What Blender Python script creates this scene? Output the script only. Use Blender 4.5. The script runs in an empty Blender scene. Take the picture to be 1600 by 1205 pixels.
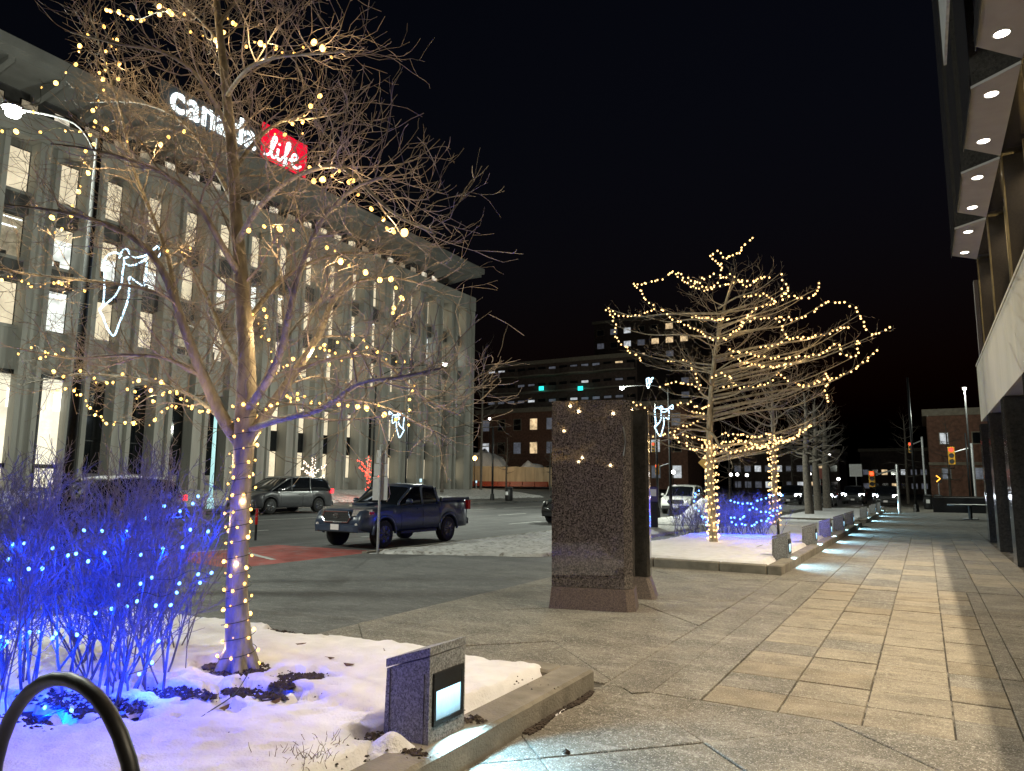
import bpy, bmesh, math, random
from mathutils import Vector, Matrix, noise
import time
T0 = time.time()
sc = bpy.context.scene
C = sc.collection
R = math.radians
PI = math.pi
rng = random.Random(11)

# ------------------------------------------------------------------ camera
H = 1.6
PITCH, YAW, ROLL = R(7.892), R(29.976), R(0.5)
F, CX, CY = 1110.0, 800.0, 602.5
_f = Vector((-math.sin(YAW)*math.cos(PITCH), math.cos(YAW)*math.cos(PITCH), math.sin(PITCH)))
_r = Vector((math.cos(YAW), math.sin(YAW), 0))
_u = _r.cross(_f)
_c, _s = math.cos(ROLL), math.sin(ROLL)
RT = _c*_r + _s*_u
UP = _c*_u - _s*_r
cam = bpy.data.cameras.new('camera')
cam.sensor_width = 36.0
cam.lens = F/1600*36
cam.clip_start = 0.05
cam.clip_end = 3000
co = bpy.data.objects.new('camera', cam)
C.objects.link(co)
co.matrix_world = Matrix(((RT.x, UP.x, -_f.x, 0), (RT.y, UP.y, -_f.y, 0), (RT.z, UP.z, -_f.z, H), (0, 0, 0, 1)))
sc.camera = co

# ------------------------------------------------------------------ sky, exposure
w = bpy.data.worlds.new('World')
sc.world = w
w.use_nodes = True
nt = w.node_tree
sky = nt.nodes.new('ShaderNodeTexSky')
sky.sky_type = 'NISHITA'
sky.sun_disc = False
sky.sun_elevation = R(-2.5)
sky.sun_rotation = R(190)
sky.air_density = 1.5
sky.dust_density = 0.0
sky.ozone_density = 2.0
nt.links.new(sky.outputs[0], nt.nodes['Background'].inputs[0])
nt.nodes['Background'].inputs[1].default_value = 0.036
sc.view_settings.view_transform = 'Standard'
sc.view_settings.look = 'None'
sc.view_settings.exposure = 0.52
sc.view_settings.gamma = 1.0
sc.render.engine = 'CYCLES'
sc.cycles.use_denoising = True
try:
    sc.cycles.denoiser = 'OPENIMAGEDENOISE'
except Exception:
    pass
sc.cycles.max_bounces = 5
sc.cycles.diffuse_bounces = 3
sc.cycles.glossy_bounces = 3
sc.cycles.transmission_bounces = 4
sc.cycles.transparent_max_bounces = 8
sc.cycles.sample_clamp_indirect = 3.0
sc.cycles.caustics_reflective = False
sc.cycles.caustics_refractive = False

# ------------------------------------------------------------------ helpers
def px(u, v, X=None, Y=None, Z=None):
    d = _f + RT*((u-CX)/F) + UP*((CY-v)/F)
    if X is not None: t = X/d.x
    elif Y is not None: t = Y/d.y
    else: t = (Z-H)/d.z
    return Vector((0, 0, H)) + d*t

WORLD = {}     # things whose parts are given in world coordinates
def link(name, me, parent=None):
    o = bpy.data.objects.new(name, me)
    C.objects.link(o)
    if parent is not None: attach(o, parent)
    return o

def attach(o, parent):
    o.parent = parent
    if parent.name in WORLD: o.matrix_parent_inverse = Matrix.Translation(-Vector(WORLD[parent.name]))

def tag(o, label=None, cat=None, group=None, kind=None):
    if label: o['label'] = label
    if cat: o['category'] = cat
    if group: o['group'] = group
    if kind: o['kind'] = kind
    return o

def thing(name, label, cat, loc=(0, 0, 0), rz=0.0, group=None, world=False):
    o = link(name, None)
    if world: WORLD[o.name] = tuple(loc)
    o.empty_display_size = 0.2
    o.location = loc
    o.rotation_euler = (0, 0, rz)
    return tag(o, label, cat, group)

class MB:
    def __init__(s): s.v = []; s.f = []
    def add(s, vs, fs):
        b = len(s.v)
        s.v += [tuple(p) for p in vs]
        s.f += [tuple(b+i for i in f) for f in fs]
        return s
    def box(s, c, d, rz=0.0, taper=1.0):
        x, y, z = d[0]/2, d[1]/2, d[2]/2
        cs, sn = math.cos(rz), math.sin(rz)
        vs = []
        for k, t in ((-z, 1.0), (z, taper)):
            for a, b in ((-x, -y), (x, -y), (x, y), (-x, y)):
                a, b = a*t, b*t
                vs.append((c[0]+a*cs-b*sn, c[1]+a*sn+b*cs, c[2]+k))
        return s.add(vs, [(3, 2, 1, 0), (4, 5, 6, 7), (0, 1, 5, 4), (1, 2, 6, 5), (2, 3, 7, 6), (3, 0, 4, 7)])
    def bb(s, x0, x1, y0, y1, z0, z1):
        return s.box(((x0+x1)/2, (y0+y1)/2, (z0+z1)/2), (abs(x1-x0), abs(y1-y0), abs(z1-z0)))
    def bbox_bev(s, x0, x1, y0, y1, z0, z1, b=0.02):
        # box with chamfered vertical and top edges
        def ring(i, z): return [(x0+i+b, y0+i, z), (x1-i-b, y0+i, z), (x1-i, y0+i+b, z), (x1-i, y1-i-b, z), (x1-i-b, y1-i, z), (x0+i+b, y1-i, z), (x0+i, y1-i-b, z), (x0+i, y0+i+b, z)]
        return s.loft([ring(0, z0), ring(0, z1-b), ring(b, z1)])
    def loft(s, rings, cap=True, closed=True):
        n = len(rings[0]); b = len(s.v)
        for r in rings: s.v += [tuple(p) for p in r]
        for i in range(len(rings)-1):
            for j in range(n if closed else n-1):
                k = (j+1) % n
                s.f.append((b+i*n+j, b+i*n+k, b+(i+1)*n+k, b+(i+1)*n+j))
        if cap:
            s.f.append(tuple(b+j for j in reversed(range(n))))
            s.f.append(tuple(b+(len(rings)-1)*n+j for j in range(n)))
        return s
    def prism(s, poly, z0, z1):
        return s.loft([[(p[0], p[1], z0) for p in poly], [(p[0], p[1], z1) for p in poly]])
    def tube(s, pts, radii, n=6, cap=False):
        m = len(pts)
        if not isinstance(radii, (list, tuple)): radii = [radii]*m
        b = len(s.v)
        prev = None
        cs = [(math.cos(2*PI*j/n), math.sin(2*PI*j/n)) for j in range(n)]
        for i in range(m):
            p = pts[i]
            a = pts[max(i-1, 0)]; c = pts[min(i+1, m-1)]
            t = Vector(c)-Vector(a)
            if t.length < 1e-9: t = Vector((0, 0, 1))
            t.normalize()
            if prev is None:
                ref = Vector((0, 0, 1)) if abs(t.z) < 0.9 else Vector((1, 0, 0))
                x = t.cross(ref).normalized()
            else:
                x = prev - t*prev.dot(t)
                if x.length < 1e-6: x = t.orthogonal()
                x.normalize()
            prev = x
            y = t.cross(x)
            r = radii[i]
            px_, py_, pz_ = p[0], p[1], p[2]
            for cc, ss in cs:
                s.v.append((px_+(x.x*cc+y.x*ss)*r, py_+(x.y*cc+y.y*ss)*r, pz_+(x.z*cc+y.z*ss)*r))
        for i in range(m-1):
            for j in range(n):
                k = (j+1) % n
                s.f.append((b+i*n+j, b+i*n+k, b+(i+1)*n+k, b+(i+1)*n+j))
        if cap:
            s.f.append(tuple(b+j for j in reversed(range(n))))
            s.f.append(tuple(b+(m-1)*n+j for j in range(n)))
        return s
    def cyl(s, p0, p1, r0, r1=None, n=12):
        return s.tube([p0, p1], [r0, r0 if r1 is None else r1], n, True)
    def ball(s, c, r, seg=8, rings=5, sz=1.0):
        rr = []
        for i in range(1, rings):
            a = PI*i/rings
            rr.append([(c[0]+r*math.sin(a)*math.cos(2*PI*j/seg), c[1]+r*math.sin(a)*math.sin(2*PI*j/seg), c[2]-r*sz*math.cos(a)) for j in range(seg)])
        return s.loft(rr)
    def quad(s, a, b, c, d): return s.add([a, b, c, d], [(0, 1, 2, 3)])
    def mesh(s, name, mat=None, smooth=False):
        me = bpy.data.meshes.new(name)
        me.from_pydata(s.v, [], s.f)
        if mat: me.materials.append(mat)
        if smooth: me.shade_smooth()
        me.update()
        return me
    def build(s, name, mat, parent=None, smooth=False):
        return link(name, s.mesh(name, mat, smooth), parent)

def dup(root):
    r = root.copy(); C.objects.link(r)
    for ch in root.children:
        c = ch.copy(); C.objects.link(c); c.parent = r
        for g in ch.children:
            d = g.copy(); C.objects.link(d); d.parent = c
    return r

# ------------------------------------------------------------------ materials
def M(name, col, rough=0.7, var=0.2, scale=6.0, bump=0.0, bscale=None, metal=0.0, spec=0.5, col2=None, detail=5.0, lo=0.35, hi=0.65, coat=0.0, emit=None, es=0.0, stretch=None):
    m = bpy.data.materials.new(name)
    m.use_nodes = True
    t = m.node_tree; N = t.nodes; L = t.links
    b = N['Principled BSDF']
    b.inputs['Roughness'].default_value = rough
    b.inputs['Metallic'].default_value = metal
    b.inputs['Specular IOR Level'].default_value = spec
    b.inputs['Coat Weight'].default_value = coat
    b.inputs['Coat Roughness'].default_value = 0.06
    tc = N.new('ShaderNodeTexCoord')
    out = tc.outputs['Object']
    if stretch:
        mp = N.new('ShaderNodeMapping'); mp.inputs['Scale'].default_value = stretch
        L.new(out, mp.inputs[0]); out = mp.outputs[0]
    nz = N.new('ShaderNodeTexNoise')
    nz.inputs['Scale'].default_value = scale
    nz.inputs['Detail'].default_value = detail
    L.new(out, nz.inputs['Vector'])
    rp = N.new('ShaderNodeValToRGB')
    c2 = col2 or tuple(min(1, c*(1+var)) for c in col)
    c1 = col if col2 else tuple(c*(1-var) for c in col)
    rp.color_ramp.elements[0].position = lo; rp.color_ramp.elements[0].color = (*c1, 1)
    rp.color_ramp.elements[1].position = hi; rp.color_ramp.elements[1].color = (*c2, 1)
    L.new(nz.outputs[0], rp.inputs[0])
    L.new(rp.outputs[0], b.inputs['Base Color'])
    if bump:
        n2 = N.new('ShaderNodeTexNoise'); n2.inputs['Scale'].default_value = bscale or scale*6; n2.inputs['Detail'].default_value = 4
        L.new(out, n2.inputs['Vector'])
        bp = N.new('ShaderNodeBump'); bp.inputs['Strength'].default_value = bump; bp.inputs['Distance'].default_value = 0.02
        L.new(n2.outputs[0], bp.inputs['Height']); L.new(bp.outputs[0], b.inputs['Normal'])
    if emit:
        b.inputs['Emission Color'].default_value = (*emit, 1)
        b.inputs['Emission Strength'].default_value = es
    m['ramp'] = rp.name
    return m

def E(name, col, strength, sample=False, var=0.0, scale=3.0):
    m = M(name, tuple(0.5*c for c in col), 0.4, emit=col, es=strength)
    if var:
        t = m.node_tree; N = t.nodes
        nz = N.new('ShaderNodeTexNoise'); nz.inputs['Scale'].default_value = scale
        tc = N.new('ShaderNodeTexCoord'); t.links.new(tc.outputs['Object'], nz.inputs['Vector'])
        mr = N.new('ShaderNodeMapRange'); mr.inputs[1].default_value = .3; mr.inputs[2].default_value = .7
        mr.inputs[3].default_value = strength*(1-var); mr.inputs[4].default_value = strength*(1+var)
        t.links.new(nz.outputs[0], mr.inputs[0]); t.links.new(mr.outputs[0], N['Principled BSDF'].inputs['Emission Strength'])
    m.cycles.emission_sampling = 'AUTO' if sample else 'NONE'
    return m

def overlay(m, col, scale, lo, hi, amount=1.0, stretch=None, detail=6.0, rough=None):
    """stains / salt / speckle mixed over the base colour"""
    t = m.node_tree; N = t.nodes; L = t.links
    b = N['Principled BSDF']
    src = b.inputs['Base Color'].links[0].from_socket
    tc = N.new('ShaderNodeTexCoord'); out = tc.outputs['Object']
    if stretch:
        mp = N.new('ShaderNodeMapping'); mp.inputs['Scale'].default_value = stretch
        L.new(out, mp.inputs[0]); out = mp.outputs[0]
    nz = N.new('ShaderNodeTexNoise'); nz.inputs['Scale'].default_value = scale; nz.inputs['Detail'].default_value = detail
    L.new(out, nz.inputs['Vector'])
    mr = N.new('ShaderNodeMapRange'); mr.inputs[1].default_value = lo; mr.inputs[2].default_value = hi
    mr.inputs[3].default_value = 0; mr.inputs[4].default_value = amount
    L.new(nz.outputs[0], mr.inputs[0])
    mx = N.new('ShaderNodeMix'); mx.data_type = 'RGBA'
    L.new(mr.outputs[0], mx.inputs['Factor']); L.new(src, mx.inputs['A'])
    mx.inputs['B'].default_value = (*col, 1)
    L.new(mx.outputs['Result'], b.inputs['Base Color'])
    return m

m_asphalt = M('asphalt', (.062, .062, .062), .75, .3, 1.2, .4, 40)
overlay(m_asphalt, (.17, .17, .17), 1.6, .5, .7, .55, (2.2, .12, 1))
overlay(m_asphalt, (.15, .15, .15), 9, .56, .7, .5)
overlay(m_asphalt, (.13, .13, .13), .5, .5, .75, .6, (1.0, .25, 1))
overlay(m_asphalt, (.2, .2, .2), 40, .55, .75, .5)
overlay(m_asphalt, (.03, .03, .032), .35, .5, .7, .6, (1.5, .3, 1))
m_walk = M('grey_walk', (.085, .084, .082), .85, .3, 1.5, .4, 40)
overlay(m_walk, (.20, .20, .195), 7, .52, .68, .45, (.5, 1.3, 1))
overlay(m_walk, (.04, .04, .04), 11, .55, .7, .45)
overlay(m_walk, (.24, .24, .23), 24, .57, .7, .5)
overlay(m_walk, (.15, .15, .148), 1.2, .5, .75, .5)
overlay(m_walk, (.32, .32, .31), 90, .56, .70, .7)
overlay(m_walk, (.04, .04, .042), .7, .5, .7, .6, (.5, 1.2, 1))
overlay(m_walk, (.045, .045, .045), 60, .52, .68, .6)
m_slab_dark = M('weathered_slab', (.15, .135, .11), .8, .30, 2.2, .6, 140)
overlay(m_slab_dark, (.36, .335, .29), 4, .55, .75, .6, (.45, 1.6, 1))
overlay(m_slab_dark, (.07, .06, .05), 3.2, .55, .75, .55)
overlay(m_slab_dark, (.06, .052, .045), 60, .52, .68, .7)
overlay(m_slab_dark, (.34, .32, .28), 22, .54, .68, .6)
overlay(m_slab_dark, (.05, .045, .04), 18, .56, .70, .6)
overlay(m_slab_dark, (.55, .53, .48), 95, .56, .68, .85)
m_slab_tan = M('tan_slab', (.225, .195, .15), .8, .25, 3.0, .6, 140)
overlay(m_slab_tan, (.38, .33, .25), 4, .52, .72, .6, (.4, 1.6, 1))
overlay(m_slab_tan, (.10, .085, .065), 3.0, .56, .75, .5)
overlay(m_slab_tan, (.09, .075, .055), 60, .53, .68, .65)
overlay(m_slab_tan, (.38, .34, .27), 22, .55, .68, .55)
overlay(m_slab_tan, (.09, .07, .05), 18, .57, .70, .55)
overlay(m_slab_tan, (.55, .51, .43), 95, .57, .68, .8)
m_slab_tan2 = M('brown_slab', (.205, .172, .125), .8, .25, 3.5, .6, 140)
overlay(m_slab_tan2, (.09, .075, .055), 60, .53, .68, .65)
overlay(m_slab_tan2, (.36, .32, .25), 4, .55, .75, .5, (.4, 1.6, 1))
overlay(m_slab_tan2, (.55, .51, .43), 95, .57, .68, .7)
m_joint = M('joint_dirt', (.055, .048, .04), .95, .3, 20, .5, 120)
overlay(m_joint, (.30, .28, .25), 7, .5, .62, .7)
m_conc = M('concrete_kerb', (.20, .18, .145), .85, .2, 4, .4, 60)
overlay(m_conc, (.12, .10, .08), 6, .5, .7, .6)
m_snow = M('snow', (.70, .69, .71), .7, .07, 5, .55, 55)
overlay(m_snow, (.55, .52, .48), 2.2, .58, .75, .35)
m_snow_dirty = M('trodden_snow', (.50, .49, .48), .8, .18, 5, .8, 14)
overlay(m_snow_dirty, (.16, .14, .12), 9, .54, .66, .85)
m_soil = M('soil', (.045, .032, .024), .95, .4, 14, 1.0, 40)
m_leaf = M('dead_leaf', (.10, .055, .03), .8, .4, 20)
m_granite = M('grey_granite', (.26, .26, .26), .55, .3, 60, .1, 200, lo=.42, hi=.58)
overlay(m_granite, (.05, .05, .05), 110, .54, .62, .9)
m_pol = M('polished_brown_granite', (.062, .055, .052), .035, .4, 46, 0, spec=.6, lo=.42, hi=.58, col2=(.155, .138, .130))
overlay(m_pol, (.010, .008, .008), 60, .52, .60, .9)
m_polbase = M('rough_brown_granite', (.13, .100, .085), .6, .3, 60, .2, 120)
overlay(m_polbase, (.03, .022, .02), 90, .53, .62, .8)
m_darkstone = M('dark_polished_stone', (.030, .028, .026), .14, .3, 18, 0, spec=.6)
overlay(m_darkstone, (.06, .055, .05), 60, .55, .65, .7)
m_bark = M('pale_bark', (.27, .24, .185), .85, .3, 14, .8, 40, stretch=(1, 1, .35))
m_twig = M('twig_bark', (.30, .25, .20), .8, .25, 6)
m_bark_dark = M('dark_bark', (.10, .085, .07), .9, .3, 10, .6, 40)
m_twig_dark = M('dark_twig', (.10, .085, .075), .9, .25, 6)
m_shrub = M('shrub_stem', (.15, .14, .14), .8, .3, 12)
m_black = M('black_paint', (.010, .010, .011), .42, .2, 30, .05, 200, spec=.35)
m_pole = M('matt_black_pole', (.010, .010, .010), .75, .2, 30, spec=.12)
def zgrad(m, z0, z1, s0, s1):
    t_ = m.node_tree; N = t_.nodes
    tc = N.new('ShaderNodeTexCoord'); sx = N.new('ShaderNodeSeparateXYZ'); mr = N.new('ShaderNodeMapRange')
    t_.links.new(tc.outputs['Object'], sx.inputs[0]); t_.links.new(sx.outputs[2], mr.inputs[0])
    for k_, v_ in ((1, z0), (2, z1), (3, s0), (4, s1)): mr.inputs[k_].default_value = v_
    t_.links.new(mr.outputs[0], N['Principled BSDF'].inputs['Emission Strength'])
m_steel = M('brushed_steel', (.5, .5, .5), .3, .1, 8, metal=1.0)
m_galv = M('galvanised_steel', (.42, .43, .44), .45, .15, 10, metal=.6)
m_cord = M('cord', (.02, .03, .02), .6, .2, 10)
m_board_conc = M('facade_concrete', (.34, .33, .295), .85, .14, .8, .25, 30, stretch=(1, 1, .25))
overlay(m_board_conc, (.15, .15, .14), .5, .5, .75, .6, (2, 2, .15))
m_spandrel = M('spandrel_brown', (.10, .095, .09), .7, .2, 2)
m_eave = M('eave_concrete', (.25, .245, .225), .85, .12, 1.0, .15, 20)
m_glass_dark = M('dark_glass', (.008, .010, .012), .06, .2, 3, spec=.6)
m_brick = M('brick_wall', (.22, .11, .075), .9, .25, 3)
m_brick_dark = M('dark_brick', (.12, .085, .072), .9, .25, 2)
m_stone_trim = M('stone_trim', (.30, .26, .20), .85, .15, 3)
m_soffit = M('soffit_panel', (.32, .31, .31), .7, .06, 3)
m_fascia = M('fascia_panel', (.38, .34, .26), .6, .08, 1.5, stretch=(1, 1, .2))
m_wood = M('plywood', (.42, .33, .22), .8, .18, 2.0, .1, 30, stretch=(1, 1, .2))
m_orange = M('orange_plastic', (.22, .035, .015), .5, .15, 5)
m_yellow = M('signal_yellow', (.55, .28, .02), .45, .1, 8)
m_tyre = M('tyre_rubber', (.014, .014, .014), .85, .3, 20, .3, 60)
m_rim = M('dark_rim', (.06, .06, .065), .4, .2, 10, metal=.7)
m_rim2 = M('alloy_rim', (.30, .30, .31), .35, .15, 10, metal=.9)
m_plastic = M('black_plastic', (.018, .018, .019), .6, .2, 20)
m_chrome = M('chrome', (.55, .55, .56), .15, .05, 6, metal=1.0)
m_carblue = M('dark_blue_paint', (.020, .031, .062), .3, .15, 4, coat=.6, spec=.5)
m_cargrey = M('charcoal_paint', (.045, .046, .052), .32, .15, 4, coat=.6)
m_carblack = M('black_car_paint', (.012, .013, .014), .28, .15, 4, coat=.6)
m_carwhite = M('white_car_paint', (.62, .62, .60), .35, .06, 4, coat=.5)
for m_ in (m_carblue, m_cargrey, m_carblack, m_carwhite): overlay(m_, (.12, .118, .115), 2.5, .5, .8, .25, (.6, .6, 1.5)); overlay(m_, (.2, .2, .19), 30, .6, .78, .2)
m_carglass = M('car_glass', (.006, .007, .009), .05, .2, 3, spec=.7)
m_lamp_off = M('clear_lens', (.45, .43, .42), .12, .2, 20, spec=.8)
m_red_lens = M('red_lens', (.35, .01, .01), .2, .2, 20, emit=(1, .03, .02), es=.02)
m_plate = M('number_plate', (.65, .62, .62), .5, .05, 10)
m_white = M('white_paint', (.7, .7, .7), .5, .05, 10)
m_line = M('road_paint', (.45, .45, .43), .8, .25, 10)
m_redroad = M('red_road_coating', (.30, .075, .065), .85, .25, 2, .3, 60)
overlay(m_redroad, (.25, .2, .2), 3, .52, .7, .6)
m_signface = M('sign_plate', (.62, .62, .62), .5, .06, 6)

e_bulb = E('warm_bulb', (1, .55, .11), 3.2)
e_bulb_far = E('warm_bulb_far', (1, .60, .22), 2.5)
e_blue = E('blue_bulb', (.10, .30, 1), 5.5)
e_redb = E('red_bulb', (1, .06, .03), 3.0)
e_whiteb = E('white_bulb', (1, .8, .62), 3.0)
e_rope = E('rope_light', (.50, .78, 1), 2.4, var=.6, scale=14)
e_lamp = E('street_lamp_lens', (.95, 1, .90), 30.0)
e_down = E('downlight_lens', (1, .90, .78), 9.0)
e_bollard = E('bollard_lens', (.55, .84, 1), .9, True, var=.2, scale=9)
e_bollard_n = E('bollard_reflector', (.45, .80, 1), 1.0, True); zgrad(e_bollard_n, .15, .31, .25, 1.7)
e_sign_w = E('sign_white', (.85, .97, 1), 1.8)
e_sign_r = E('sign_red', (.85, .004, .035), .75, var=.12, scale=.6)
e_head = E('headlamp', (.85, .93, 1), 60.0)
e_tail = E('tail_lamp', (1, .03, .04), 2.5)
e_amber = E('amber_lamp', (1, .35, .04), 2.5)
e_green = E('green_lamp', (.05, .9, .6), 2.0)
e_redsig = E('red_signal', (1, .03, .008), 6.0)
e_redsig2 = E('red_signal_dim', (1, .05, .03), 1.6)
e_win = [E('window_blind', (1, .86, .60), .52, var=.2, scale=1.0),
         E('window_warm', (1, .90, .70), .45, var=.5, scale=1.6),
         E('window_white', (.95, 1, .93), .75, var=.45, scale=1.4),
         E('window_dim', (1, .85, .6), .14, var=.6, scale=1.5)]
e_lobby = E('lobby_wall', (1, .93, .72), .70, var=.25, scale=.7)
e_winfar = [E('far_window_warm', (1, .72, .4), .5, var=.6, scale=1.5), E('far_window_white', (.9, .95, 1), .35, var=.5, scale=1.5), E('far_window_dim', (.75, .8, 1), .045, var=.5, scale=1.5)]

def point_light(name, loc, power, col, parent, r=0.03):
    l = bpy.data.lights.new(name, 'POINT'); l.energy = power; l.color = col; l.shadow_soft_size = r
    o = bpy.data.objects.new(name, l); C.objects.link(o); attach(o, parent)
    o.location = loc
    return o

def spot_light(name, loc, d, power, col, angle, blend, parent, r=0.06):
    l = bpy.data.lights.new(name, 'SPOT'); l.energy = power; l.color = col; l.shadow_soft_size = r
    l.spot_size = R(angle); l.spot_blend = blend
    o = bpy.data.objects.new(name, l); C.objects.link(o); attach(o, parent)
    o.location = loc
    o.rotation_euler = Vector(d).to_track_quat('-Z', 'Y').to_euler()
    return o

# ------------------------------------------------------------------ the setting
KX = -2.36          # plaza-side face of the planter kerb
ROADX0, ROADX1 = -11.3, -28.6
def zroad(x): return -0.10 + 0.20*(ROADX0-x)/(ROADX0-ROADX1)

b = MB(); b.quad((-1500, -600, -.35), (1500, -600, -.35), (1500, 2400, -.35), (-1500, 2400, -.35))
g = b.build('ground', m_asphalt); tag(g, kind='structure')

b = MB()
ys = [-40, -10, 5, 20, 40, 70, 120, 420]
for i in range(len(ys)-1):
    for xa, xb in ((ROADX0, -16), (-16, -22), (-22, ROADX1)):
        b.quad((xa, ys[i], zroad(xa)), (xa, ys[i+1], zroad(xa)), (xb, ys[i+1], zroad(xb)), (xb, ys[i], zroad(xb)))
road = b.build('road', m_asphalt); tag(road, kind='structure')
# lane lines
for lx, yy in ((-15.1, 17), (-15.1, 26), (-15.1, 35), (-15.1, 44), (-19.2, 14), (-19.2, 23), (-19.2, 32), (-19.2, 41), (-19.2, 50), (-23.6, 30), (-23.6, 20), (-23.6, 40), (-23.6, 50), (-23.6, 60)):
    L_ = 9 if lx == -23.6 else 3.0
    MB().quad((lx-.06, yy, zroad(lx)+.006), (lx+.06, yy, zroad(lx)+.004), (lx+.06, yy+L_, zroad(lx)+.004), (lx-.06, yy+L_, zroad(lx)+.006)).build('lane_line', m_line, road)
# red coated lane area in front of the pickup
zr = lambda x: zroad(x)+.004
MB().add([(-11.35, 9.6, zr(-11.35)), (-11.35, 12.5, zr(-11.35)), (-12.2, 14.0, zr(-12.2)), (-15.0, 13.6, zr(-15)), (-15.0, 10.0, zr(-15))], [(0, 1, 2, 3, 4)]).build('red_lane_patch', m_redroad, road)
MB().add([(-12.4, 11.1, zr(-12.4)+.004), (-12.4, 11.25, zr(-12.4)+.004), (-15.0, 12.2, zr(-15)+.004), (-15.0, 12.05, zr(-15)+.004)], [(0, 1, 2, 3)]).build('lane_line', m_line, road)
MB().add([(-14.9, 10.6, zr(-14.9)+.004), (-15.0, 10.6, zr(-15)+.004), (-15.0, 12.2, zr(-15)+.004), (-14.9, 12.2, zr(-14.9)+.004)], [(0, 1, 2, 3)]).build('lane_line', m_line, road)

# walkway between planters and road
b = MB(); b.bb(-11.3, -5.75, -30, 300, -.34, -.012)
walk = b.build('sidewalk', m_walk); tag(walk, kind='structure')
# plaza bed (shows in the joints)
b = MB(); b.bb(-5.75, 6.5, -20, 160, -.34, -.016)
plaza = b.build('plaza', m_joint); tag(plaza, kind='structure')

def clip(poly, a, bb_, c):   # keep a*x+b*y<=c
    out = []
    for i in range(len(poly)):
        p, q = poly[i], poly[(i+1) % len(poly)]
        dp = a*p[0]+bb_*p[1]-c; dq = a*q[0]+bb_*q[1]-c
        if dp <= 0: out.append(p)
        if dp*dq < 0:
            t = dp/(dp-dq); out.append((p[0]+t*(q[0]-p[0]), p[1]+t*(q[1]-p[1])))
    return out

def slab_field(x0, x1, y0, y1, cw, cl, ang, ox, oy, gap, mats, dz=.004, name='paving_slab'):
    ca, sa = math.cos(ang), math.sin(ang)
    n = 0
    D = max(x1-x0, y1-y0)*1.6
    cxm, cym = ox, oy
    nu = int(D/cw)+3; nv = int(D/cl)+3
    for i in range(-nu, nu):
        for j in range(-nv, nv):
            u0, u1, v0, v1 = i*cw+gap/2, (i+1)*cw-gap/2, j*cl+gap/2, (j+1)*cl-gap/2
            poly = [(cxm+u*ca-v*sa, cym+u*sa+v*ca) for u, v in ((u0, v0), (u1, v0), (u1, v1), (u0, v1))]
            for a, b_, c in ((1, 0, x1), (-1, 0, -x0), (0, 1, y1), (0, -1, -y0)):
                poly = clip(poly, a, b_, c)
                if len(poly) < 3: break
            if len(poly) < 3: continue
            ar = 0.5*abs(sum(poly[k][0]*poly[(k+1) % len(poly)][1]-poly[(k+1) % len(poly)][0]*poly[k][1] for k in range(len(poly))))
            if ar < 0.01: continue
            z = rng.uniform(-dz, dz)
            tx, ty = rng.uniform(-.002, .002), rng.uniform(-.002, .002)
            cx_ = sum(p[0] for p in poly)/len(poly); cy_ = sum(p[1] for p in poly)/len(poly)
            bev = .004
            top = [((p[0]-cx_)*(1-bev/.3)+cx_, (p[1]-cy_)*(1-bev/.3)+cy_, z+tx*(p[0]-cx_)+ty*(p[1]-cy_)) for p in poly]
            mb = MB(); mb.loft([[(p[0], p[1], -.03) for p in poly], [(p[0], p[1], z-.005) for p in poly], top])
            mb.build(name, rng.choice(mats), plaza); n += 1
    return n
SW, SL = .545, .4825
ns = 0
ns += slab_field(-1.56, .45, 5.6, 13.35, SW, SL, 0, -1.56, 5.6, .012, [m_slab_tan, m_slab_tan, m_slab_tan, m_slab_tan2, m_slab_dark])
ns += slab_field(.46, 2.2, 5.6, 13.35, SW, SL*2, 0, .62, 5.6, .009, [m_slab_dark])  # darker slab colour here also stands in for the strip's shade
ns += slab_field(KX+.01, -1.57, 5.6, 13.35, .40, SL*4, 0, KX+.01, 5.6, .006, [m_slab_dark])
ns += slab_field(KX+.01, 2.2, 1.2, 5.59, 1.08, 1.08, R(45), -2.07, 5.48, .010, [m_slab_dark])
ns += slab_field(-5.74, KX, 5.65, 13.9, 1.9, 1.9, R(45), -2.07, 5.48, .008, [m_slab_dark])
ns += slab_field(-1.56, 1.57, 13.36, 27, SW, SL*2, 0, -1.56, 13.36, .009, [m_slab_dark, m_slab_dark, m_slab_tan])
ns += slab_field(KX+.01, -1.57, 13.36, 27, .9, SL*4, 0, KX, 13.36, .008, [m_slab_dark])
b = MB(); b.bb(KX+.01, 1.57, 27.01, 110, -.05, 0); b.bb(1.58, 6.4, 27.3, 110, -.05, 0); b.bb(-5.7, KX, 56, 110, -.05, 0); b.bb(2.21, 6.4, -5, 27.2, -.05, 0); b.bb(KX+.01, 2.2, -8, 1.19, -.05, 0)
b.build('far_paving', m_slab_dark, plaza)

# far side pavement rising to the office building
b = MB()
prof = [(ROADX1, .10), (ROADX1-.02, .24), (-31.5, .34), (-36, .9), (-38.5, 1.0), (-140, 1.3)]
for i in range(len(prof)-1):
    (xa, za), (xb, zb) = prof[i], prof[i+1]
    b.quad((xa, -40, za), (xa, 400, za), (xb, 400, zb), (xb, -40, zb))
fs = b.build('far_sidewalk', m_walk); tag(fs, kind='structure')

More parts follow.
